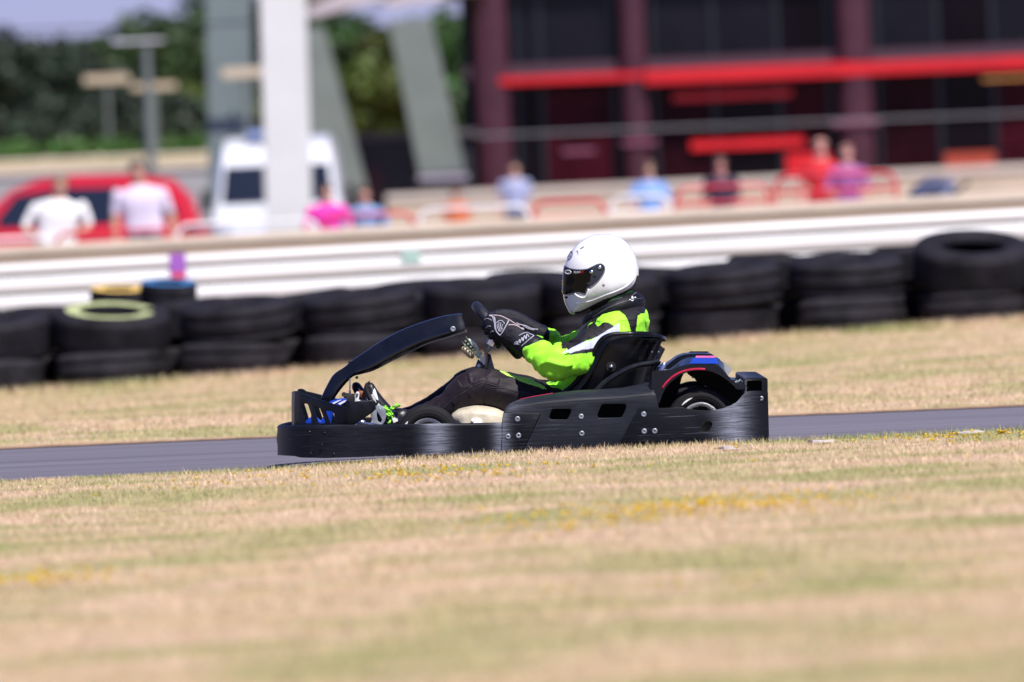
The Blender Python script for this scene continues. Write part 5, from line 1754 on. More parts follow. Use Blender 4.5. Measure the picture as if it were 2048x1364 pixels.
# ================================================================== spectators
def person(px, py_head, Y, lab, shirt, trouser, hair=(.02, .015, .012), skin=(.50, .27, .19), lean=0.0, arms='down', sitting=False, glasses=False, hat=None, scale=None, width=1.0):
    """standing figure whose crown the photo shows at (px, py_head), feet on the ground at depth Y"""
    top = P(px, py_head, Y)
    z0 = ground_z(top.x, Y) + .02
    Hh = top.z - z0
    u = Hh / 1.77
    X = top.x
    def q(x, y, z): return Vector((X + (x + lean * max(0, z - .95)) * u - lean * .8 * u, Y + y * u, z0 + z * u))
    hd = .112 * u
    pieces = []
    pieces.append(limb([(q(0, 0, 1.00), .105 * u, .175 * u * width), (q(0, 0, 1.15), .105 * u, .165 * u * width), (q(0, 0, 1.32), .12 * u, .19 * u * width), (q(0, 0, 1.43), .095 * u, .185 * u * width), (q(0, 0, 1.49), .06 * u, .10 * u)], 18, 2.4, side=Vector((1, 0, 0))))
    pieces.append(limb([(q(0, 0, 1.44), .055 * u, .055 * u), (q(0, -.01, 1.56), .052 * u, .05 * u)], 12, side=Vector((1, 0, 0))))
    pieces.append(limb([(q(0, -.02, 1.555), .06 * u, .05 * u), (q(0, -.015, 1.60), .088 * u, .068 * u), (q(0, 0, 1.66), .098 * u, .076 * u), (q(0, .005, 1.70), .08 * u, .066 * u)], 16, side=Vector((1, 0, 0))))
    pieces.append(limb([(q(0, -.095, 1.655), .010 * u, .010 * u), (q(0, -.118, 1.615), .016 * u, .016 * u)], 8, side=Vector((1, 0, 0))))
    for s in (-1, 1):
        pieces.append(limb([(q(s * .09, 0, 1.0), .095 * u, .095 * u), (q(s * .095, -.01, .72), .08 * u, .08 * u), (q(s * .10, 0, .48), .058 * u, .058 * u), (q(s * .10, .01, .30), .055 * u, .055 * u), (q(s * .10, .01, .10), .04 * u, .04 * u)], 12))
        pieces.append(limb([(q(s * .10, .05, .05), .045 * u, .045 * u), (q(s * .11, -.13, .04), .038 * u, .045 * u)], 10))
        if arms == 'down': st = [(q(s * .20 * width, 0, 1.42), .055), (q(s * .245 * width, .01, 1.15), .045), (q(s * .25 * width, -.06, .93), .035), (q(s * .245 * width, -.09, .84), .03)]
        elif arms == 'rail': st = [(q(s * .20 * width, 0, 1.42), .055), (q(s * .27 * width, -.05, 1.18), .045), (q(s * .20, -.27, 1.08), .035), (q(s * .16, -.35, 1.07), .03)]
        else: st = [(q(s * .20 * width, 0, 1.42), .055), (q(s * .30 * width, -.03, 1.20), .045), (q(s * .13, -.20, 1.16), .035), (q(s * .02, -.22, 1.18), .03)]
        pieces.append(limb([(p_, r_ * u, r_ * u) for p_, r_ in st], 10))
    bm = fuse(pieces, .017 * u, 2)
    cols_ = []
    for v in bm.verts:
        z = (v.co.z - z0) / u; x = (v.co.x - X) / u
        yb = (v.co.y - Y) / u
        d_arm = (abs(x - lean * (z - .95) + lean * .8) > .19 * width and z < 1.20) or (yb < -.14 and z > .9 and z < 1.25)
        if z > 1.49: c = skin
        elif d_arm: c = skin
        elif z > .96: c = shirt
        elif z > .10: c = trouser
        else: c = (.03, .03, .035)
        cols_.append((*c, 1))
    base = Vector((X, Y, z0))
    bmesh.ops.translate(bm, verts=bm.verts, vec=-base)
    me_ = bpy.data.meshes.new('person'); bm.to_mesh(me_); bm.free()
    at_ = me_.color_attributes.new('suit', 'FLOAT_COLOR', 'POINT'); at_.data.foreach_set('color', [x for c in cols_ for x in c])
    fin(me_, M_CLOTH, True, 180)
    o = link('person', me_, None, base)
    tag(o, lab, 'person', 'spectators behind the barriers')
    if hair:
        rings_ = []
        for zz, rr, oy in ((1.58, .060, .050), (1.62, .086, .044), (1.66, .098, .030), (1.695, .106, .012), (1.725, .098, .004), (1.752, .068, .004), (1.768, .02, .004)):
            rings_.append(ring(q(0, oy, zz), Vector((rr * .86 * u, 0, 0)), Vector((0, rr * (.98 if zz > 1.68 else .82) * u, 0)), 16))
        v_, f_ = loft(rings_)
        add_mesh('hair', v_, f_, mat('hair', hair, .6), o, angle=180)
    if glasses:
        v_, f_ = loft([ring(q(x_, -.085 + abs(x_) * .25, 1.655), Vector((0, 0, .018 * u)), Vector((0, .012 * u, 0)), 8) for x_ in (-.075, -.04, -.015, 0, .015, .04, .075)])
        add_mesh('sunglasses', v_, f_, M_DARK, o, angle=180)
    return o


m, nt, b = new_mat('clothes')
vc = N(nt, 'ShaderNodeVertexColor', layer_name='suit'); nt.links.new(vc.outputs['Color'], b.inputs['Base Color']); b.inputs['Roughness'].default_value = .8
M_CLOTH = m
person(122, 350, 52.2, 'person in a big bright white T-shirt at the barrier near the frame edge', (.80, .79, .78), (.50, .36, .34), hair=(.20, .10, .05), arms='rail', width=1.35, lean=.12)
person(272, 320, 53.5, 'person in a lilac-white T-shirt standing by the red car', (.66, .58, .70), (.05, .03, .05), hair=(.03, .02, .02), arms='down', width=1.25, lean=-.08)
person(652, 365, 51.7, 'child in a bright pink top holding the red barrier', (.75, .04, .38), (.16, .10, .36), hair=(.05, .03, .02), arms='rail', width=1.1)
person(728, 370, 52.0, 'child in a light blue top beside the one in pink', (.16, .30, .52), (.05, .06, .12), hair=(.06, .035, .02), arms='fold')
person(1297, 322, 66, 'man in a light blue shirt and sunglasses by the white barrier', (.20, .34, .66), (.20, .22, .34), hair=(.10, .06, .04), glasses=True, arms='rail')
person(1440, 313, 68, 'man in a dark navy top and sunglasses standing alone', (.020, .018, .045), (.035, .035, .05), hair=(.12, .05, .04), glasses=True, skin=(.52, .22, .19))
person(1640, 276, 64, 'tall person in a bright red shirt next to the purple one', (.55, .012, .02), (.10, .06, .12), hair=(.40, .20, .16), skin=(.60, .26, .22), glasses=True)
person(1692, 288, 62.5, 'person in a purple shirt beside the tall red-shirted one', (.30, .09, .28), (.22, .13, .20), hair=(.25, .12, .10), skin=(.58, .27, .22), arms='rail')
person(1028, 322, 104, 'person in a pale blue striped top in the shade by the glass building', (.32, .35, .52), (.06, .06, .09))
person(912, 376, 92, 'distant person in an orange top in front of the terrace wall', (.62, .14, .04), (.16, .08, .05), hair=(.1, .05, .03))

# low grey-blue object by the last red barrier
t = thing('pushchair', 'grey-blue pushchair parked beyond the last red barrier', 'pushchair', (P(1850, 400, 60).x, 60, 0))
X, Z = P(1850, 400, 60).x, .86
mb = MB(); mb.add(*limb([(Vector((X - .30, 60, Z + .05)), .05, .2), (Vector((X - .1, 60, Z)), .09, .22), (Vector((X + .2, 60, Z + .12)), .10, .22), (Vector((X + .32, 60, Z + .35)), .04, .2)], 14, 3)); mb.build('seat', mat('grey blue cloth', (.20, .21, .30), .8), t)
mb = MB(); v_, f_ = limb([(Vector((X + .30, 60, Z + .20)), .10, .21), (Vector((X + .10, 60, Z + .26)), .13, .22), (Vector((X - .12, 60, Z + .18)), .09, .22)], 14, 3); mb.add(v_, f_); mb.build('hood', mat('navy hood', (.05, .06, .12), .8), t)
mb = MB(); mb.tube([Vector((X - .3, 59.8, .15)), Vector((X + .15, 59.8, Z)), Vector((X + .52, 59.8, Z + .32))], .015, 8); mb.tube([Vector((X - .3, 60.2, .15)), Vector((X + .15, 60.2, Z)), Vector((X + .52, 60.2, Z + .32))], .015, 8); mb.tube([Vector((X + .35, 59.8, .15)), Vector((X, 59.8, Z - .1))], .013, 8); mb.tube([Vector((X + .35, 60.2, .15)), Vector((X, 60.2, Z - .1))], .013, 8); mb.build('frame', M_BLKST, t)
for sx in (-.3, .35):
    for yy_ in (59.77, 60.23):
        v_, f_ = lathe(Vector((X + sx, yy_, .15)), Vector((0, 1, 0)), [(.06, -.02), (.13, -.02), (.13, .02), (.06, .02), (.06, -.02)], 20); add_mesh('wheel', v_, f_, M_RUB, t)

# ================================================================== parked vehicles
M_CARRED = mat('red car paint', (.50, .012, .022), .22, var=.05, coat=.6)
M_VAN = mat('white van paint', (.66, .67, .70), .25, var=.04, coat=.4)
M_GLASS = mat('car glass', (.012, .016, .024), .06, var=.1, coat=.6)
M_LBLUE = mat('light blue stripe', (.12, .34, .62), .35)


def car(Y, px_front, px_back, top_py, lab):
    """red estate seen from its side"""
    x0, x1 = P(px_front, 400, Y).x, P(px_back, 400, Y).x
    Lc = x1 - x0; zt = P((px_front + px_back) / 2, top_py, Y).z; z0 = ground_z((x0 + x1) / 2, Y) + .02
    Hc = zt - z0
    t_ = thing('red_car', lab, 'car', ((x0 + x1) / 2, Y, z0))
    def q(a, y, h): return Vector((x0 + a * Lc, Y + y, z0 + h * Hc))
    prof = [(.0, .30, .30), (.01, .42, .30), (.06, .50, .50), (.20, .56, .58), (.27, .58, .60), (.36, .60, .60), (.80, .62, .60), (.96, .60, .58), (.995, .45, .42), (1.0, .30, .30)]
    # lower body
    rings_ = []
    for a, h, _ in prof:
        yw = .86 if .05 < a < .95 else .72
        rings_.append([q(a, -yw, .17), q(a, -yw - .03, .30), q(a, -yw, h - .05), q(a, -yw + .10, h), q(a, yw - .10, h), q(a, yw, h - .05), q(a, yw + .03, .30), q(a, yw, .17)])
    body = add_mesh('body', *loft(rings_), M_CARRED, t_, angle=40)
    rings_ = []
    for a, h in ((.26, .585), (.32, .74), (.40, .90), (.48, .97), (.60, 1.0), (.78, .985), (.90, .94), (.955, .80), (.985, .60)):
        yw = .80 - .20 * max(0, (h - .58)) / .42
        rings_.append([q(a, -.80, .575), q(a, -yw, max(h - .03, .576)), q(a, -yw + .1, max(h, .58)), q(a, yw - .1, max(h, .58)), q(a, yw, max(h - .03, .576)), q(a, .80, .575)])
    add_mesh('roof', *loft(rings_), M_CARRED, t_, angle=40)
    for poly in ([(.335, .62), (.415, .86), (.545, .90), (.545, .62)], [(.565, .62), (.565, .905), (.735, .895), (.735, .62)], [(.755, .62), (.755, .89), (.875, .86), (.925, .65)]):
        for s in (-1, 1):
            pts = [q(a, s * (.805 - .20 * max(0, h - .58) / .42 + .006), h) for a, h in poly]
            add_mesh('window', pts, [tuple(range(4))], M_GLASS, t_)
    for a in (.19, .80):
        for s in (-1, 1):
            c_ = q(a, s * .78, .19)
            v_, f_ = lathe(c_, Vector((0, s, 0)), [(.10, .09), (.20, .10), (.29, .10), (.325, .06), (.325, -.09), (.2, -.1)], 32); wl = add_mesh('wheel', v_, f_, M_RUB, t_)
            v_, f_ = lathe(c_, Vector((0, s, 0)), [(0, .09), (.06, .1), (.19, .085), (.21, .10)], 24); add_mesh('rim', v_, f_, M_RIM, wl)
    for s in (-1, 1):
        mb_ = MB(); mb_.box(q(.012, s * .62 - .12, .42), q(.05, s * .62 + .12, .49)); mb_.build('headlight', M_WHITEPL, t_)
        mb_ = MB(); mb_.box(q(.965, s * .70 - .07, .44), q(.998, s * .70 + .07, .56)); mb_.build('tail_light', M_RED, t_)
        mb_ = MB(); mb_.box(q(.47, s * .89 - .012, .53), q(.50, s * .89 + .012, .545)); mb_.build('door_handle', M_CARRED, t_)
        mb_ = MB(); mb_.box(q(.335, s * .93 - .07, .60), q(.36, s * .93 + .07, .67)); mb_.build('wing_mirror', M_CARRED, t_)
    return t_


car(82, -230, 415, 353, 'bright red people carrier parked side-on behind the white T-shirts')

# white van, front towards the track
Yv = 92.0
xa, xb_ = P(418, 300, Yv).x, P(678, 300, Yv).x; xc = (xa + xb_) / 2; hw = (xb_ - xa) / 2
zt = P(470, 272, Yv).z; z0 = ground_z(xc, Yv) + .02
van = thing('white_van', 'high-roofed white van with light blue stripes facing the track behind the white pole', 'van', (xc, Yv, z0))
def vq(x, y, h): return Vector((xc + x * hw, Yv + y, z0 + h * (zt - z0)))
rings = []
for y, hb, ht, w_ in ((0, .14, .40, .90), (.05, .10, .47, .97), (.55, .10, .52, 1.0), (.60, .10, .525, 1.0), (5.2, .10, .53, 1.0), (5.25, .14, .5, .97)):
    rings.append([vq(-w_, y, hb), vq(-w_ - .01, y, (hb + ht) / 2), vq(-w_, y, ht), vq(w_, y, ht), vq(w_ + .01, y, (hb + ht) / 2), vq(w_, y, hb)])
add_mesh('body', *loft(rings), M_VAN, van, angle=30)
rings = []
for y, ht, w_ in ((.58, .53, .99), (.95, .70, .95), (1.25, .84, .92), (1.45, .93, .90), (1.9, .985, .88), (3, 1.0, .88), (5.0, .995, .88), (5.22, .97, .87)):
    rings.append([vq(-.99, y, .525), vq(-w_ - .02, y, ht - .10 if ht > .66 else .526), vq(-w_ + .08, y, ht), vq(w_ - .08, y, ht), vq(w_ + .02, y, ht - .10 if ht > .66 else .526), vq(.99, y, .525)])
add_mesh('roof', *loft(rings), M_VAN, van, angle=30)
ws = [vq(-.86, .66, .56), vq(.86, .66, .56), vq(.80, 1.18, .80), vq(-.80, 1.18, .80)]
add_mesh('windscreen', [q + Vector((0, -.035, .02)) for q in ws], [(0, 1, 2, 3)], M_GLASS, van)
mb = MB(); mb.box(vq(-.90, -.012, .30), vq(.90, -.004, .335)); mb.box(vq(-.90, -.012, .355), vq(.90, -.004, .375)); mb.build('stripe', M_LBLUE, van)
mb = MB(); mb.box(vq(-.7, -.025, .20), vq(.7, -.014, .27)); mb.build('grille', M_DARK, van)
mb = MB(); mb.box(vq(-.25, -.04, .15), vq(.25, -.03, .19)); mb.build('number_plate', M_WHITEPL, van)
for s in (-1, 1):
    mb = MB(); mb.box(vq(s * .83 - .11, -.03, .385), vq(s * .83 + .11, .03, .45)); mb.build('headlight', M_RIM, van)
    mb = MB(); mb.box(vq(s * 1.12 - .07, .75, .52), vq(s * 1.12 + .07, .85, .66)); mb.build('wing_mirror', M_DARK, van)
    for y in (.9, 4.2):
        v_, f_ = lathe(vq(s * .86, y, .13), Vector((s, 0, 0)), [(.1, .1), (.22, .11), (.33, .11), (.345, .05), (.345, -.1), (.2, -.1)], 28); add_mesh('wheel', v_, f_, M_RUB, van)
mb = MB(); mb.box(vq(-.45, 1.5, 1.0), vq(.45, 2.3, 1.035)); mb.build('roof_bar', mat('pale blue lens', (.25, .34, .62), .3), van)

# dark shed between van and building
Ys = 112.0
xa, xb_ = P(628, 330, Ys).x, P(945, 330, Ys).x; zt = P(780, 266, Ys).z
shed = thing('dark_shed', 'long low dark navy shed behind the slanted struts', 'shed', ((xa + xb_) / 2, Ys, 0))
mb = MB(); mb.box((xa, Ys, 0), (xb_, Ys + 3.5, zt - .1))
for k in range(14):
    xk = xa + (xb_ - xa) * (k + .5) / 14; mb.box((xk - .015, Ys - .02, .05), (xk + .015, Ys - .002, zt - .12))
mb.build('wall', mat('navy cladding', (.016, .015, .024), .55, var=.2), shed)
mb = MB(); mb.box((xa - .1, Ys - .15, zt - .098), (xb_ + .1, Ys + 3.6, zt)); mb.build('roof', mat('grey shed roof', (.10, .085, .10), .6), shed)
mb = MB(); mb.box((xa + .35, Ys - .03, .1), (xa + 1.25, Ys - .004, 2.05)); d_ = mb.build('door', mat('maroon door', (.05, .012, .018), .5), shed)
mb = MB(); mb.box((xa + 1.1, Ys - .06, 1.0), (xa + 1.16, Ys - .032, 1.12)); mb.build('handle', M_STEEL, d_)

# terrace wall in front of the building
YTW = 108.0
tw = thing('terrace_wall', 'long sunlit tan terrace wall with pale coping under the glass building', 'wall', (0, YTW, 0))
xL = P(772, 385, YTW).x
for nm, a, b_, y0, m_ in (('wall', -.2, -.13, 0, M_TAN), ('coping', -.115, 0, -.05, M_TAN2)):
    rings = []
    for x in np.arange(xL, 34, 4.0):
        t_ = 1.535 + .006 * x
        lo = a if nm == 'wall' else t_ + a
        rings.append([Vector((x, YTW + y0, lo)), Vector((x, YTW + y0, t_ + b_)), Vector((x, YTW + .3, t_ + b_)), Vector((x, YTW + .3, lo))])
    add_mesh(nm, *loft(rings), m_, tw, angle=30)

# ================================================================== the glass building
YG = 116.0
M_MAR = mat('maroon painted steel', (.050, .009, .020), .5, var=.2, scale=3)
M_BEAM = mat('red fascia', (.55, .010, .014), .38, var=.12, scale=1.2)
M_GLZ = mat('dark curtain glass', (.016, .003, .0055), .06, var=.3, scale=1.2, spec=.07)
M_GLZ2 = mat('upper curtain glass', (.006, .006, .010), .05, var=.3, scale=1.0, spec=.20)
M_GLZ3 = mat('maroon curtain glass', (.034, .004, .009), .08, var=.4, scale=1.4, spec=.07)
M_GLZ4 = mat('black curtain glass', (.005, .003, .005), .06, var=.3, scale=1.2, spec=.10)
M_MULL = mat('blue black mullion', (.008, .013, .018), .4)
M_SPAN = mat('plum spandrel', (.055, .030, .042), .5, var=.15)
bld = thing('glass_building', 'dark two-storey glass building with maroon columns and a red beam between floors', 'building', (8, YG, 0))
def gx(px, py=200): return P(px, py, YG).x
def gz(px, py): return P(px, py, YG).z


zb = 1.0
z_beam0, z_beam1 = gz(1400, 169), gz(1400, 139)
z_sp1 = gz(1400, 114); z_top = 6.6
xR = 34.0; xl = gx(928)
# core (shaded interior block behind the glass)
mb = MB(); mb.box((xl, YG + 5.0, 0), (xR, YG + 5.3, z_top)); mb.box((xl, YG + .1, 0), (xl + .2, YG + 5, z_top)); mb.box((xl + .2, YG + .25, z_beam0), (xR, YG + 5.0, z_sp1)); mb.box((xl + .2, YG + .25, .9), (xR, YG + 5, zb))
mb.build('wall', mat('interior maroon', (.045, .010, .014), .8, var=.4, scale=.8), bld)
edges = [gx(p) for p in (932, 1035, 1085, 1230, 1310, 1430, 1560, 1662, 1758, 1880, 1990, 2120)]
while edges[-1] < xR - 2: edges.append(edges[-1] + 1.15)
for lo, hi in ((zb, z_beam0), (z_sp1, z_top)):
    for kk, (a, b_) in enumerate(zip(edges, edges[1:])):
        mb = MB(); mb.box((a + .03, YG + .10, lo), (b_ - .03, YG + .115, hi)); mb.build('window', (M_GLZ, M_GLZ4, M_GLZ3, M_GLZ)[kk % 4] if lo < 2 else (M_GLZ2 if kk % 3 else M_GLZ4), bld)
for a in edges:
    mb = MB(); mb.box((a - .04, YG + .05, zb), (a + .04, YG + .16, z_top)); mb.build('mullion', M_MULL, bld)
for p0, p1 in ((940, 1032), (1232, 1308), (1666, 1756)):
    mb = MB(); w0 = gx(p0) + .12; w1 = gx(p1) - .12
    mb.add(*loft([ring(Vector(((w0 + w1) / 2, YG - .32, z)), Vector(((w1 - w0) / 2, 0, 0)), Vector((0, .16, 0)), 20, 2.6) for z in (0, z_top)])); mb.build('column', M_MAR, bld, angle=50)
for k in range(5):
    x = gx(1756) + 3.9 * (k + 1); mb = MB(); mb.add(*loft([ring(Vector((x, YG - .32, z)), Vector((.32, 0, 0)), Vector((0, .16, 0)), 20, 2.6) for z in (0, z_top)])); mb.build('column', M_MAR, bld, angle=50)
mb = MB(); mb.box((xl, YG - .18, z_beam1), (xR, YG + .04, z_sp1)); mb.build('spandrel', M_SPAN, bld)
# red beam: a slim fascia that deepens into a canopy over the doors
mb = MB(); mb.box((gx(1000), YG - .50, z_beam0 + .14), (gx(1290), YG - .19, z_beam1)); mb.box((gx(1290), YG - .62, z_beam0 + .04), (gx(1700), YG - .19, z_beam1 + .02)); mb.box((gx(1700), YG - .50, z_beam0 + .05), (xR, YG - .19, z_beam1)); mb.build('beam', M_BEAM, bld)
mb = MB(); mb.box((gx(1345), YG - .05, gz(1460, 198)), (gx(1585), YG + .03, gz(1460, 184))); mb.box((gx(1378), YG - .05, gz(1500, 296)), (gx(1605), YG + .03, gz(1500, 277))); mb.build('door_head', M_BEAM, bld)
mb = MB(); mb.box((gx(1568), YG - .04, 1.2), (gx(1655), YG + .03, gz(1600, 306))); mb.build('red_panel', M_BEAM, bld)
mb = MB(); mb.box((gx(1884), YG - .02, 1.2), (gx(1986), YG + .03, gz(1930, 305))); mb.build('orange_panel', mat('orange red panel', (.34, .045, .022), .6), bld)
for a, b_ in ((980, 1010), (1985, 2010)):
    pass
for p0, p1, py in ((1240, 1310, 283), (1660, 1755, 244), (1120, 1185, 300)):
    mb = MB(); mb.box((gx(p0), YG - .54, gz(p0, py + 8)), (gx(p1), YG - .50, gz(p0, py))); mb.build('sign_plate', mat('plum sign', (.22, .07, .12), .5), bld)
mb = MB(); mb.tube([Vector((gx(1962), YG - .7, gz(1962, 160))), Vector((gx(2090), YG - .7, gz(2090, 154)))], .022, 8); mb.build('lamp_tube', mat('amber tube', (.55, .22, .03), .4), bld)
mb = MB()
for py in (245,):
    mb.tube([Vector((gx(930), YG - 1.2, gz(1340, py + 12))), Vector((xR, YG - 1.2, gz(1340, py + 12)))], .018, 6)
mb.build('handrail', M_GREYST, bld)
# reflected daylight needs real sky; roof slab and canopy out to the slanted struts
mb = MB(); mb.box((xl - .3, YG - .9, z_top), (xR, YG + 6, z_top + .35)); mb.build('roof', M_SPAN, bld)
can_z = gz(700, 36)
mb = MB(); mb.box((gx(600), YG - 1.6, can_z + .34), (xl + .5, YG + 3.0, can_z + .55)); mb.build('canopy', mat('grey canopy', (.20, .17, .18), .6), bld)
M_PIL = mat('pale grey strut', (.15, .172, .15), .6, var=.12, scale=1.5)
Yp = 110.6


def widened_slab(name, pts, Y, dep, m_, parent, cuts=()):
    """four-cornered leaning strut or pole widened to its blur, photo outline at depth Y"""
    q = [P(a, b_, Y) for a, b_ in pts]
    vs_ = q + [v_ + Vector((0, dep, 0)) for v_ in q]
    bm_ = bmesh.new(); bv_ = [bm_.verts.new(v_) for v_ in vs_]
    for f_ in ((0, 1, 2, 3), (7, 6, 5, 4), (0, 4, 5, 1), (1, 5, 6, 2), (2, 6, 7, 3), (3, 7, 4, 0)): bm_.faces.new([bv_[i] for i in f_])
    bmesh.ops.recalc_face_normals(bm_, faces=bm_.faces)
    bmesh.ops.bevel(bm_, geom=bm_.edges[:], offset=.02, segments=2, affect='EDGES')
    return from_bm(name, bm_, m_, parent, angle=40)


p1 = widened_slab('widened_strut', [(775, 42), (862, 36), (930, 343), (838, 350)], Yp, .5, M_PIL, bld)  # thin struts drawn as broad as their motion blur
p2 = widened_slab('widened_strut', [(566, 60), (648, 54), (740, 398), (655, 402)], Yp, .5, M_PIL, bld)
mb = MB()
for a, b_, cc, d_ in ((836, 351, 936, 345),): 
    q0, q1 = P(a, b_, Yp - .1), P(cc, d_, Yp - .1); mb.box((q0.x, Yp - .12, q0.z - .09), (q1.x, Yp + .6, q0.z - .01))
mb.build('foot_plate', mat('lilac grey plate', (.40, .36, .44), .5), p1)
# soffit panels under the roof edge
for poly in ([(612, 40), (770, -2), (690, -8), (604, 32)], [(782, 16), (890, -2), (830, -8), (770, 8)]):
    q = [P(a, b_, 112.2) for a, b_ in poly]
    mb = MB(); mb.add(q + [v_ + Vector((0, 1.2, .12)) for v_ in q], [(0, 1, 2, 3), (7, 6, 5, 4), (0, 4, 5, 1), (1, 5, 6, 2), (2, 6, 7, 3), (3, 7, 4, 0)]); mb.build('soffit', mat('pale soffit', (.44, .38, .39), .6), bld)

# white pole and grey pole standing free of the building, thin poles widened to their blur
pil = widened_slab('widened_white_pole', [(517, -60), (609, -64), (625, 470), (532, 474)], 86, .45, mat('white pole paint', (.60, .60, .58), .55, var=.06, scale=1.2), None)
c0 = Vector((P(578, 470, 86).x, 86.2, 0))
for v_ in pil.data.vertices: v_.co -= c0
pil.location = c0
tag(pil, 'tall thin white pole widened to its blur, standing in front of the white van', 'pillar')
pil = widened_slab('widened_grey_pole', [(409, -60), (498, -64), (512, 470), (420, 474)], 99, .45, mat('blue grey pole paint', (.135, .168, .165), .5, var=.12, scale=1.2), None)
c0 = Vector((P(465, 470, 99).x, 99.2, 0))
for v_ in pil.data.vertices: v_.co -= c0
pil.location = c0
tag(pil, 'tall thin blue-grey pole widened to its blur, just beside the white pole, behind the van roof', 'pillar')

# street lamp, two small signs, overhead cable
Yl = 104.0
q0 = P(302, 310, Yl); top = P(296, 84, Yl)
lamp = thing('street_lamp', 'slim grey street lamp with a flat pale head against the trees', 'street lamp', (q0.x, Yl, ground_z(q0.x, Yl)))
mb = MB(); mb.tube([Vector((q0.x, Yl, ground_z(q0.x, Yl))), Vector((q0.x, Yl, 2.0)), Vector((q0.x, Yl, top.z))], [.11, .09, .07], 12); mb.build('pole', mat('lamp pole grey', (.13, .15, .14), .5), lamp)
h0, h1 = P(222, 86, Yl), P(330, 81, Yl)
mb = MB(); mb.add(*loft([ring(Vector((x, Yl, top.z + .02)), Vector((0, 0, hh_)), Vector((0, .12, 0)), 12, 3) for x, hh_ in ((h0.x, .012), (h0.x + .1, .028), (h1.x - .1, .028), (h1.x, .012))])); mb.build('lamp_head', mat('pale lamp head', (.58, .58, .62), .4), lamp)
for px0, px1, py0, py1, Yx, lab in ((168, 258, 148, 168, 150, 'tan rectangular sign board, the higher of the two by the trees'), (264, 352, 164, 181, 149, 'tan sign board slightly lower and nearer the lamp pole'), (444, 536, 132, 157, 98.5, 'pale sign board fixed high by the grey pole')):
    a, b_ = P(px0, py1, Yx), P(px1, py0, Yx)
    g0 = ground_z(a.x, Yx)
    t_ = thing('sign_board', lab, 'sign', ((a.x + b_.x) / 2, Yx, g0), 'plain sign boards on posts')
    mb = MB(); mb.box((a.x, Yx - .03, a.z), (b_.x, Yx + .01, b_.z)); mb.build('board', bpy.data.materials.get('tan sign board') or mat('tan sign board', (.46, .38, .27), .6, var=.1), t_)
    mb = MB(); mb.tube([Vector(((a.x + b_.x) / 2, Yx + .05, g0)), Vector(((a.x + b_.x) / 2, Yx + .05, b_.z - .02))], .05, 8); mb.build('post', bpy.data.materials['lamp pole grey'], t_)
Yc = 97.0
pts = [P(-260, 71, Yc), P(0, 61, Yc), P(150, 56, Yc), P(300, 52, Yc), P(470, 46, Yc), P(620, 38, Yc), P(760, 26, Yc)]
mb = MB(); mb.tube(smooth_path(pts, 5), .016, 6)
cab = mb.build('cable', M_BLKST, None, pts[2])
tag(cab, 'thin dark overhead cable sagging across in front of the trees', 'cable')

# bank rail and hedge above the cars
Yh = 143.0
t_ = thing('bank_fence', 'cream post and rail fence along the top of the tan bank', 'fence', (P(200, 320, Yh).x, Yh, 2.7))
xa, xb_ = P(-1100, 330, Yh).x, P(415, 310, Yh).x
za, zb_ = P(-300, 330, Yh).z, P(415, 312, Yh).z
M_CREAM = mat('cream rail paint', (.58, .52, .42), .6, var=.08)
za = P(100, 317, Yh).z; zb_ = P(300, 311, Yh).z
mb = MB(); mb.add(*loft([[Vector((x, Yh - .05, za - .09)), Vector((x, Yh - .05, za)), Vector((x, Yh + .05, za)), Vector((x, Yh + .05, za - .09))] for x in (xa, xb_)])); mb.build('rail', M_CREAM, t_)
mb = MB(); mb.add(*loft([[Vector((x, Yh - .04, za - .30)), Vector((x, Yh - .04, za - .22)), Vector((x, Yh + .04, za - .22)), Vector((x, Yh + .04, za - .30))] for x in (xa, xb_)])); mb.build('rail', M_CREAM, t_)
for k in range(15):
    x = xa + (xb_ - xa) * k / 14; mb = MB(); mb.box((x - .05, Yh + .055, ground_z(x, Yh) - .1), (x + .05, Yh + .14, za + .04)); mb.build('post', M_CREAM, t_)
# grey kerb wall at the foot of the bank
xa, xb_ = P(-1100, 350, 117).x, P(640, 345, 117).x
kw = thing('kerb_wall', 'low pale grey wall at the foot of the tan bank behind the red car', 'wall', ((xa + xb_) / 2, 117, 0))
zt = P(200, 337, 117).z
mb = MB(); mb.box((xa, 117, 0), (xb_, 117.4, zt - .08)); mb.build('wall', mat('grey block wall', (.30, .30, .32), .8, var=.15, scale=.7), kw)
mb = MB(); mb.box((xa, 116.95, zt - .078), (xb_, 117.45, zt)); mb.build('coping', mat('pale grey coping', (.45, .42, .44), .8), kw)

# ================================================================== trees
def leaf_mat(name, col):
    m_, nt_, b_ = new_mat(name)
    L_ = nt_.links.new
    g = N(nt_, 'ShaderNodeNewGeometry')
    hs = N(nt_, 'ShaderNodeHueSaturation'); hs.inputs['Color'].default_value = (*col, 1)
    r1 = N(nt_, 'ShaderNodeMapRange'); r1.inputs['To Min'].default_value = .5; r1.inputs['To Max'].default_value = 1.6
    L_(g.outputs['Random Per Island'], r1.inputs['Value']); L_(r1.outputs['Result'], hs.inputs['Value'])
    r2 = N(nt_, 'ShaderNodeMapRange'); r2.inputs['To Min'].default_value = .47; r2.inputs['To Max'].default_value = .53
    L_(g.outputs['Random Per Island'], r2.inputs['Value']); L_(r2.outputs['Result'], hs.inputs['Hue'])
    L_(hs.outputs['Color'], b_.inputs['Base Color'])
    b_.inputs['Roughness'].default_value = .55
    b_.inputs['Specular IOR Level'].default_value = .3
    return m_


M_BARK = mat('bark', (.06, .045, .032), .9, var=.3, scale=6, bump=.5)


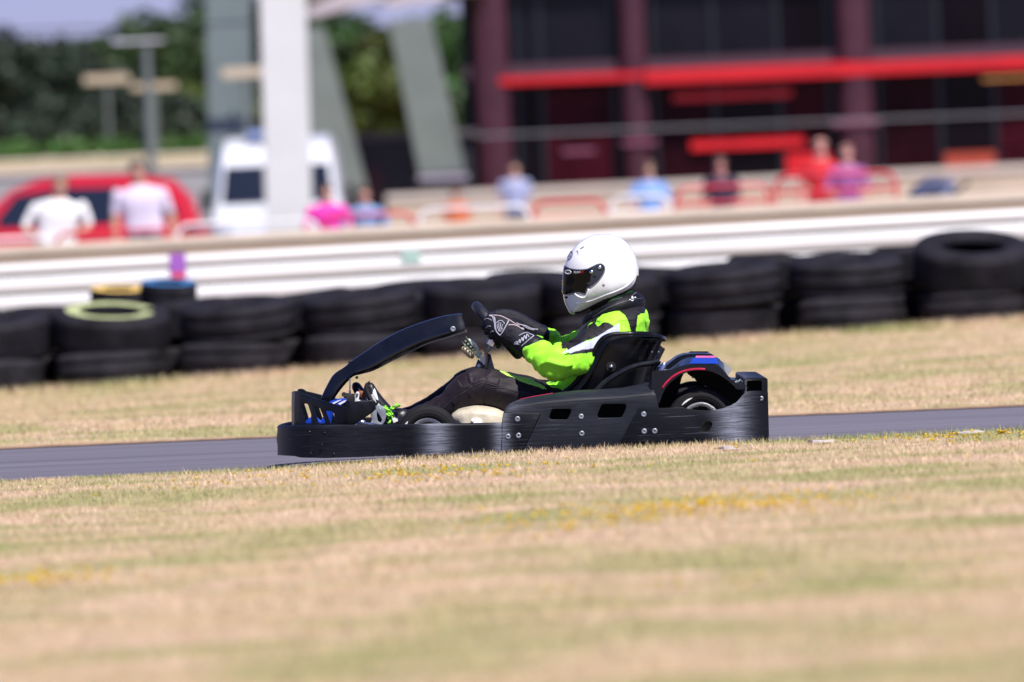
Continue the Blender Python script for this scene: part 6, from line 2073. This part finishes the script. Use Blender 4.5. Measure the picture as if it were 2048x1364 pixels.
def leaves(lobes, n, size, m_, name, parent=None, loc=None, seed=0):
    r_ = np.random.default_rng(seed)
    w_ = np.array([l[3] * l[4] * l[5] for l in lobes]) ** .7; w_ /= w_.sum()
    idx = r_.choice(len(lobes), n, p=w_)
    Lb = np.array(lobes)[idx]
    d = r_.normal(size=(n, 3)); d /= np.linalg.norm(d, axis=1)[:, None]
    rad = r_.uniform(.35, 1.0, n) ** .45
    rad *= 1 + .18 * np.sin(d[:, 0] * 7 + idx) * np.cos(d[:, 2] * 6 + idx)
    Cn = Lb[:, :3] + d * rad[:, None] * Lb[:, 3:6]
    a = r_.normal(size=(n, 3)); a /= np.linalg.norm(a, axis=1)[:, None]
    b_ = np.cross(a, d + r_.normal(size=(n, 3)) * .6); b_ /= np.linalg.norm(b_, axis=1)[:, None] + 1e-9
    s = size * r_.uniform(.5, 1.25, n)[:, None]
    V = np.stack([Cn - a * s, Cn + b_ * s * .5, Cn + a * s, Cn - b_ * s * .5], axis=1)
    base = np.array(origin(parent)) if parent else np.array(loc if loc is not None else (0, 0, 0))
    V = V - base
    me_ = bpy.data.meshes.new(name)
    me_.vertices.add(n * 4); me_.loops.add(n * 4); me_.polygons.add(n)
    me_.vertices.foreach_set('co', V.reshape(-1)); me_.loops.foreach_set('vertex_index', np.arange(n * 4, dtype=np.int32))
    me_.polygons.foreach_set('loop_start', np.arange(0, n * 4, 4, dtype=np.int32)); me_.polygons.foreach_set('loop_total', np.full(n, 4, dtype=np.int32))
    me_.update(); me_.validate(); me_.materials.append(m_)
    return link(name, me_, parent, loc)


def tree(px, py_top, Y, w, lab, m_, n=5200, seed=1, lobes_n=11, low=.22):
    top = P(px, py_top, Y)
    g0 = ground_z(top.x, Y)
    Ht = top.z - g0
    t_ = thing('tree', lab, 'tree', (top.x, Y, g0), 'trees behind the track')
    rr = random.Random(seed)
    mb_ = MB()
    tips = []
    trunk = [Vector((top.x, Y, g0 - .2)), Vector((top.x + .1, Y, g0 + Ht * .25)), Vector((top.x - .1, Y, g0 + Ht * .5)), Vector((top.x, Y, g0 + Ht * .85))]
    mb_.tube(smooth_path(trunk, 4), [max(.03, .028 * Ht * (1 - i / 13)) for i in range(13)], 10)
    lob = []
    for k in range(lobes_n):
        a = rr.uniform(0, 6.28); h = rr.uniform(low, .86); R_ = w * (1 - abs(h - .5) * 1.1) * rr.uniform(.35, .8)
        c_ = Vector((top.x + math.cos(a) * R_, Y + math.sin(a) * R_ * .8, g0 + Ht * h))
        st_ = Vector((top.x, Y, g0 + Ht * max(.12, h - .22)))
        mb_.tube([st_, (st_ + c_) / 2 + Vector((0, 0, .1 * Ht * .3)), c_], [.010 * Ht, .007 * Ht, .003 * Ht], 6)
        q = w * rr.uniform(.28, .46)
        lob.append((c_.x, c_.y, c_.z, q, q, q * rr.uniform(.6, .85)))
    lob.append((top.x, Y, g0 + Ht * .90, w * .30, w * .3, Ht * .10))
    lob.append((top.x, Y, g0 + Ht * .55, w * .6, w * .6, Ht * .28))
    mb_.build('trunk', M_BARK, t_, angle=80)
    leaves(lob, n, .20, m_, 'crown', t_, seed=seed)
    return t_


LM1 = leaf_mat('dark leaf', (.020, .032, .018)); LM2 = leaf_mat('mid leaf', (.032, .060, .017)); LM3 = leaf_mat('olive leaf', (.065, .085, .015)); LM4 = leaf_mat('fresh leaf', (.042, .085, .022))
tree(40, 78, 196, 3.2, 'dark round tree at the frame edge under the open sky', LM1, 7000, 3, 12, .1)
tree(-150, 90, 200, 3.2, 'dark tree mostly beyond the frame edge', LM1, 4000, 13, 10, .1)
tree(150, 128, 192, 2.6, 'lower dark tree in the dip between the sky and the tall tree', LM1, 6000, 4, 11, .1)
tree(290, 18, 205, 3.3, 'tall dark green tree rising behind the lamp post', LM2, 8000, 5, 14, .1)
tree(420, -40, 212, 3.4, 'tallest tree behind the grey pole, running out of the top of the frame', LM2, 8000, 6, 14, .1)
tree(385, 170, 182, 1.9, 'yellow-green bushy tree between the lamp post and the grey pole', LM3, 5200, 7, 10, .05)
tree(560, -30, 208, 3.0, 'dark tree hidden behind the white pole', LM1, 6500, 8, 12, .1)
tree(680, 20, 190, 2.9, 'green tree seen just past the white pole, beside the first slanted strut', LM4, 7000, 9, 12, .05)
tree(760, 60, 178, 2.3, 'fresh green tree between the two slanted struts', LM3, 6500, 10, 11, .0)
tree(900, 40, 185, 2.9, 'green tree behind the second slanted strut, beside the maroon column', LM4, 6500, 11, 12, .05)
tree(230, 190, 176, 2.2, 'dark bushy tree under the two tan sign boards', LM1, 5600, 12, 11, .0)
tree(90, 200, 176, 2.4, 'dark bushy tree low down by the hedge, near the frame edge', LM1, 5600, 14, 11, .0)
tree(480, 160, 190, 2.2, 'olive green tree in the slit between grey and white pillars', LM3, 5000, 15, 10, .0)
for k, (px_, top_, w_) in enumerate(((-330, 70, 3.2), (-540, 60, 3.3), (-760, 85, 3.1), (-980, 70, 3.3), (-430, 180, 2.4), (-680, 190, 2.4), (1040, 20, 3.0), (1200, 10, 3.0))):
    tree(px_, top_, 200 - 3 * (k % 3), w_, 'dark tree of the line beyond the frame edge', LM1, 4200, 30 + k, 10, .05)
# hedge along the bank
Yh2 = 150.0
hx0, hx1 = P(-1100, 310, Yh2).x, P(420, 300, Yh2).x
lob = []
zc = P(150, 305, Yh2).z
for k in range(46):
    x = hx0 + (hx1 - hx0) * (k + .5) / 46
    lob.append((x, Yh2, zc - .05 + .06 * math.sin(k * 2.1), .36, .5, .34))
hb = ((hx0 + hx1) / 2, Yh2, 2.75)
hedge = leaves(lob, 19000, .11, leaf_mat('hedge leaf', (.055, .12, .022)), 'hedge', None, hb, 21)
tag(hedge, 'bright green clipped hedge along the bank, in front of the dark trees', 'hedge')
# ================================================================== light, sky, camera
SUN = Vector((.34, -.60, 1.02)).normalized()
sd = bpy.data.lights.new('sun', 'SUN'); sd.energy = 4.7; sd.angle = math.radians(.53); sd.color = (1.0, .955, .89)
so = bpy.data.objects.new('sun', sd); COL.objects.link(so)
so.rotation_euler = SUN.to_track_quat('Z', 'Y').to_euler(); so.location = SUN * 60
wd = bpy.data.worlds.new('World'); sc.world = wd; wd.use_nodes = True
nt = wd.node_tree
sky = nt.nodes.new('ShaderNodeTexSky'); sky.sky_type = 'NISHITA'; sky.sun_disc = False
sky.sun_elevation = math.asin(SUN.z); sky.sun_rotation = math.atan2(SUN.x, SUN.y)
sky.air_density = 1.0; sky.dust_density = .3; sky.ozone_density = 3.0
bg = nt.nodes['Background']
tint = nt.nodes.new('ShaderNodeMix'); tint.data_type = 'RGBA'; tint.blend_type = 'MULTIPLY'
tint.inputs[0].default_value = 1; tint.inputs[7].default_value = (.54, .52, .97, 1)
nt.links.new(sky.outputs['Color'], tint.inputs[6]); nt.links.new(tint.outputs[2], bg.inputs['Color']); bg.inputs['Strength'].default_value = .085

cd = bpy.data.cameras.new('camera'); cam = bpy.data.objects.new('camera', cd); COL.objects.link(cam)
cam.matrix_world = Matrix(((rgt.x, upv.x, -fwd.x, CAM.x), (rgt.y, upv.y, -fwd.y, CAM.y), (rgt.z, upv.z, -fwd.z, CAM.z), (0, 0, 0, 1)))
cd.sensor_width = 36; cd.lens = FPX / 2048 * 36; cd.clip_start = 1; cd.clip_end = 2000
cd.dof.use_dof = True; cd.dof.focus_distance = DIST - .45; cd.dof.aperture_fstop = 3.3
sc.camera = cam
sc.view_settings.view_transform = 'Standard'; sc.view_settings.look = 'None'; sc.view_settings.gamma = 1
sc.view_settings.exposure = .5
sc.render.engine = 'CYCLES'
sc.cycles.use_denoising = True
sc.cycles.max_bounces = 6
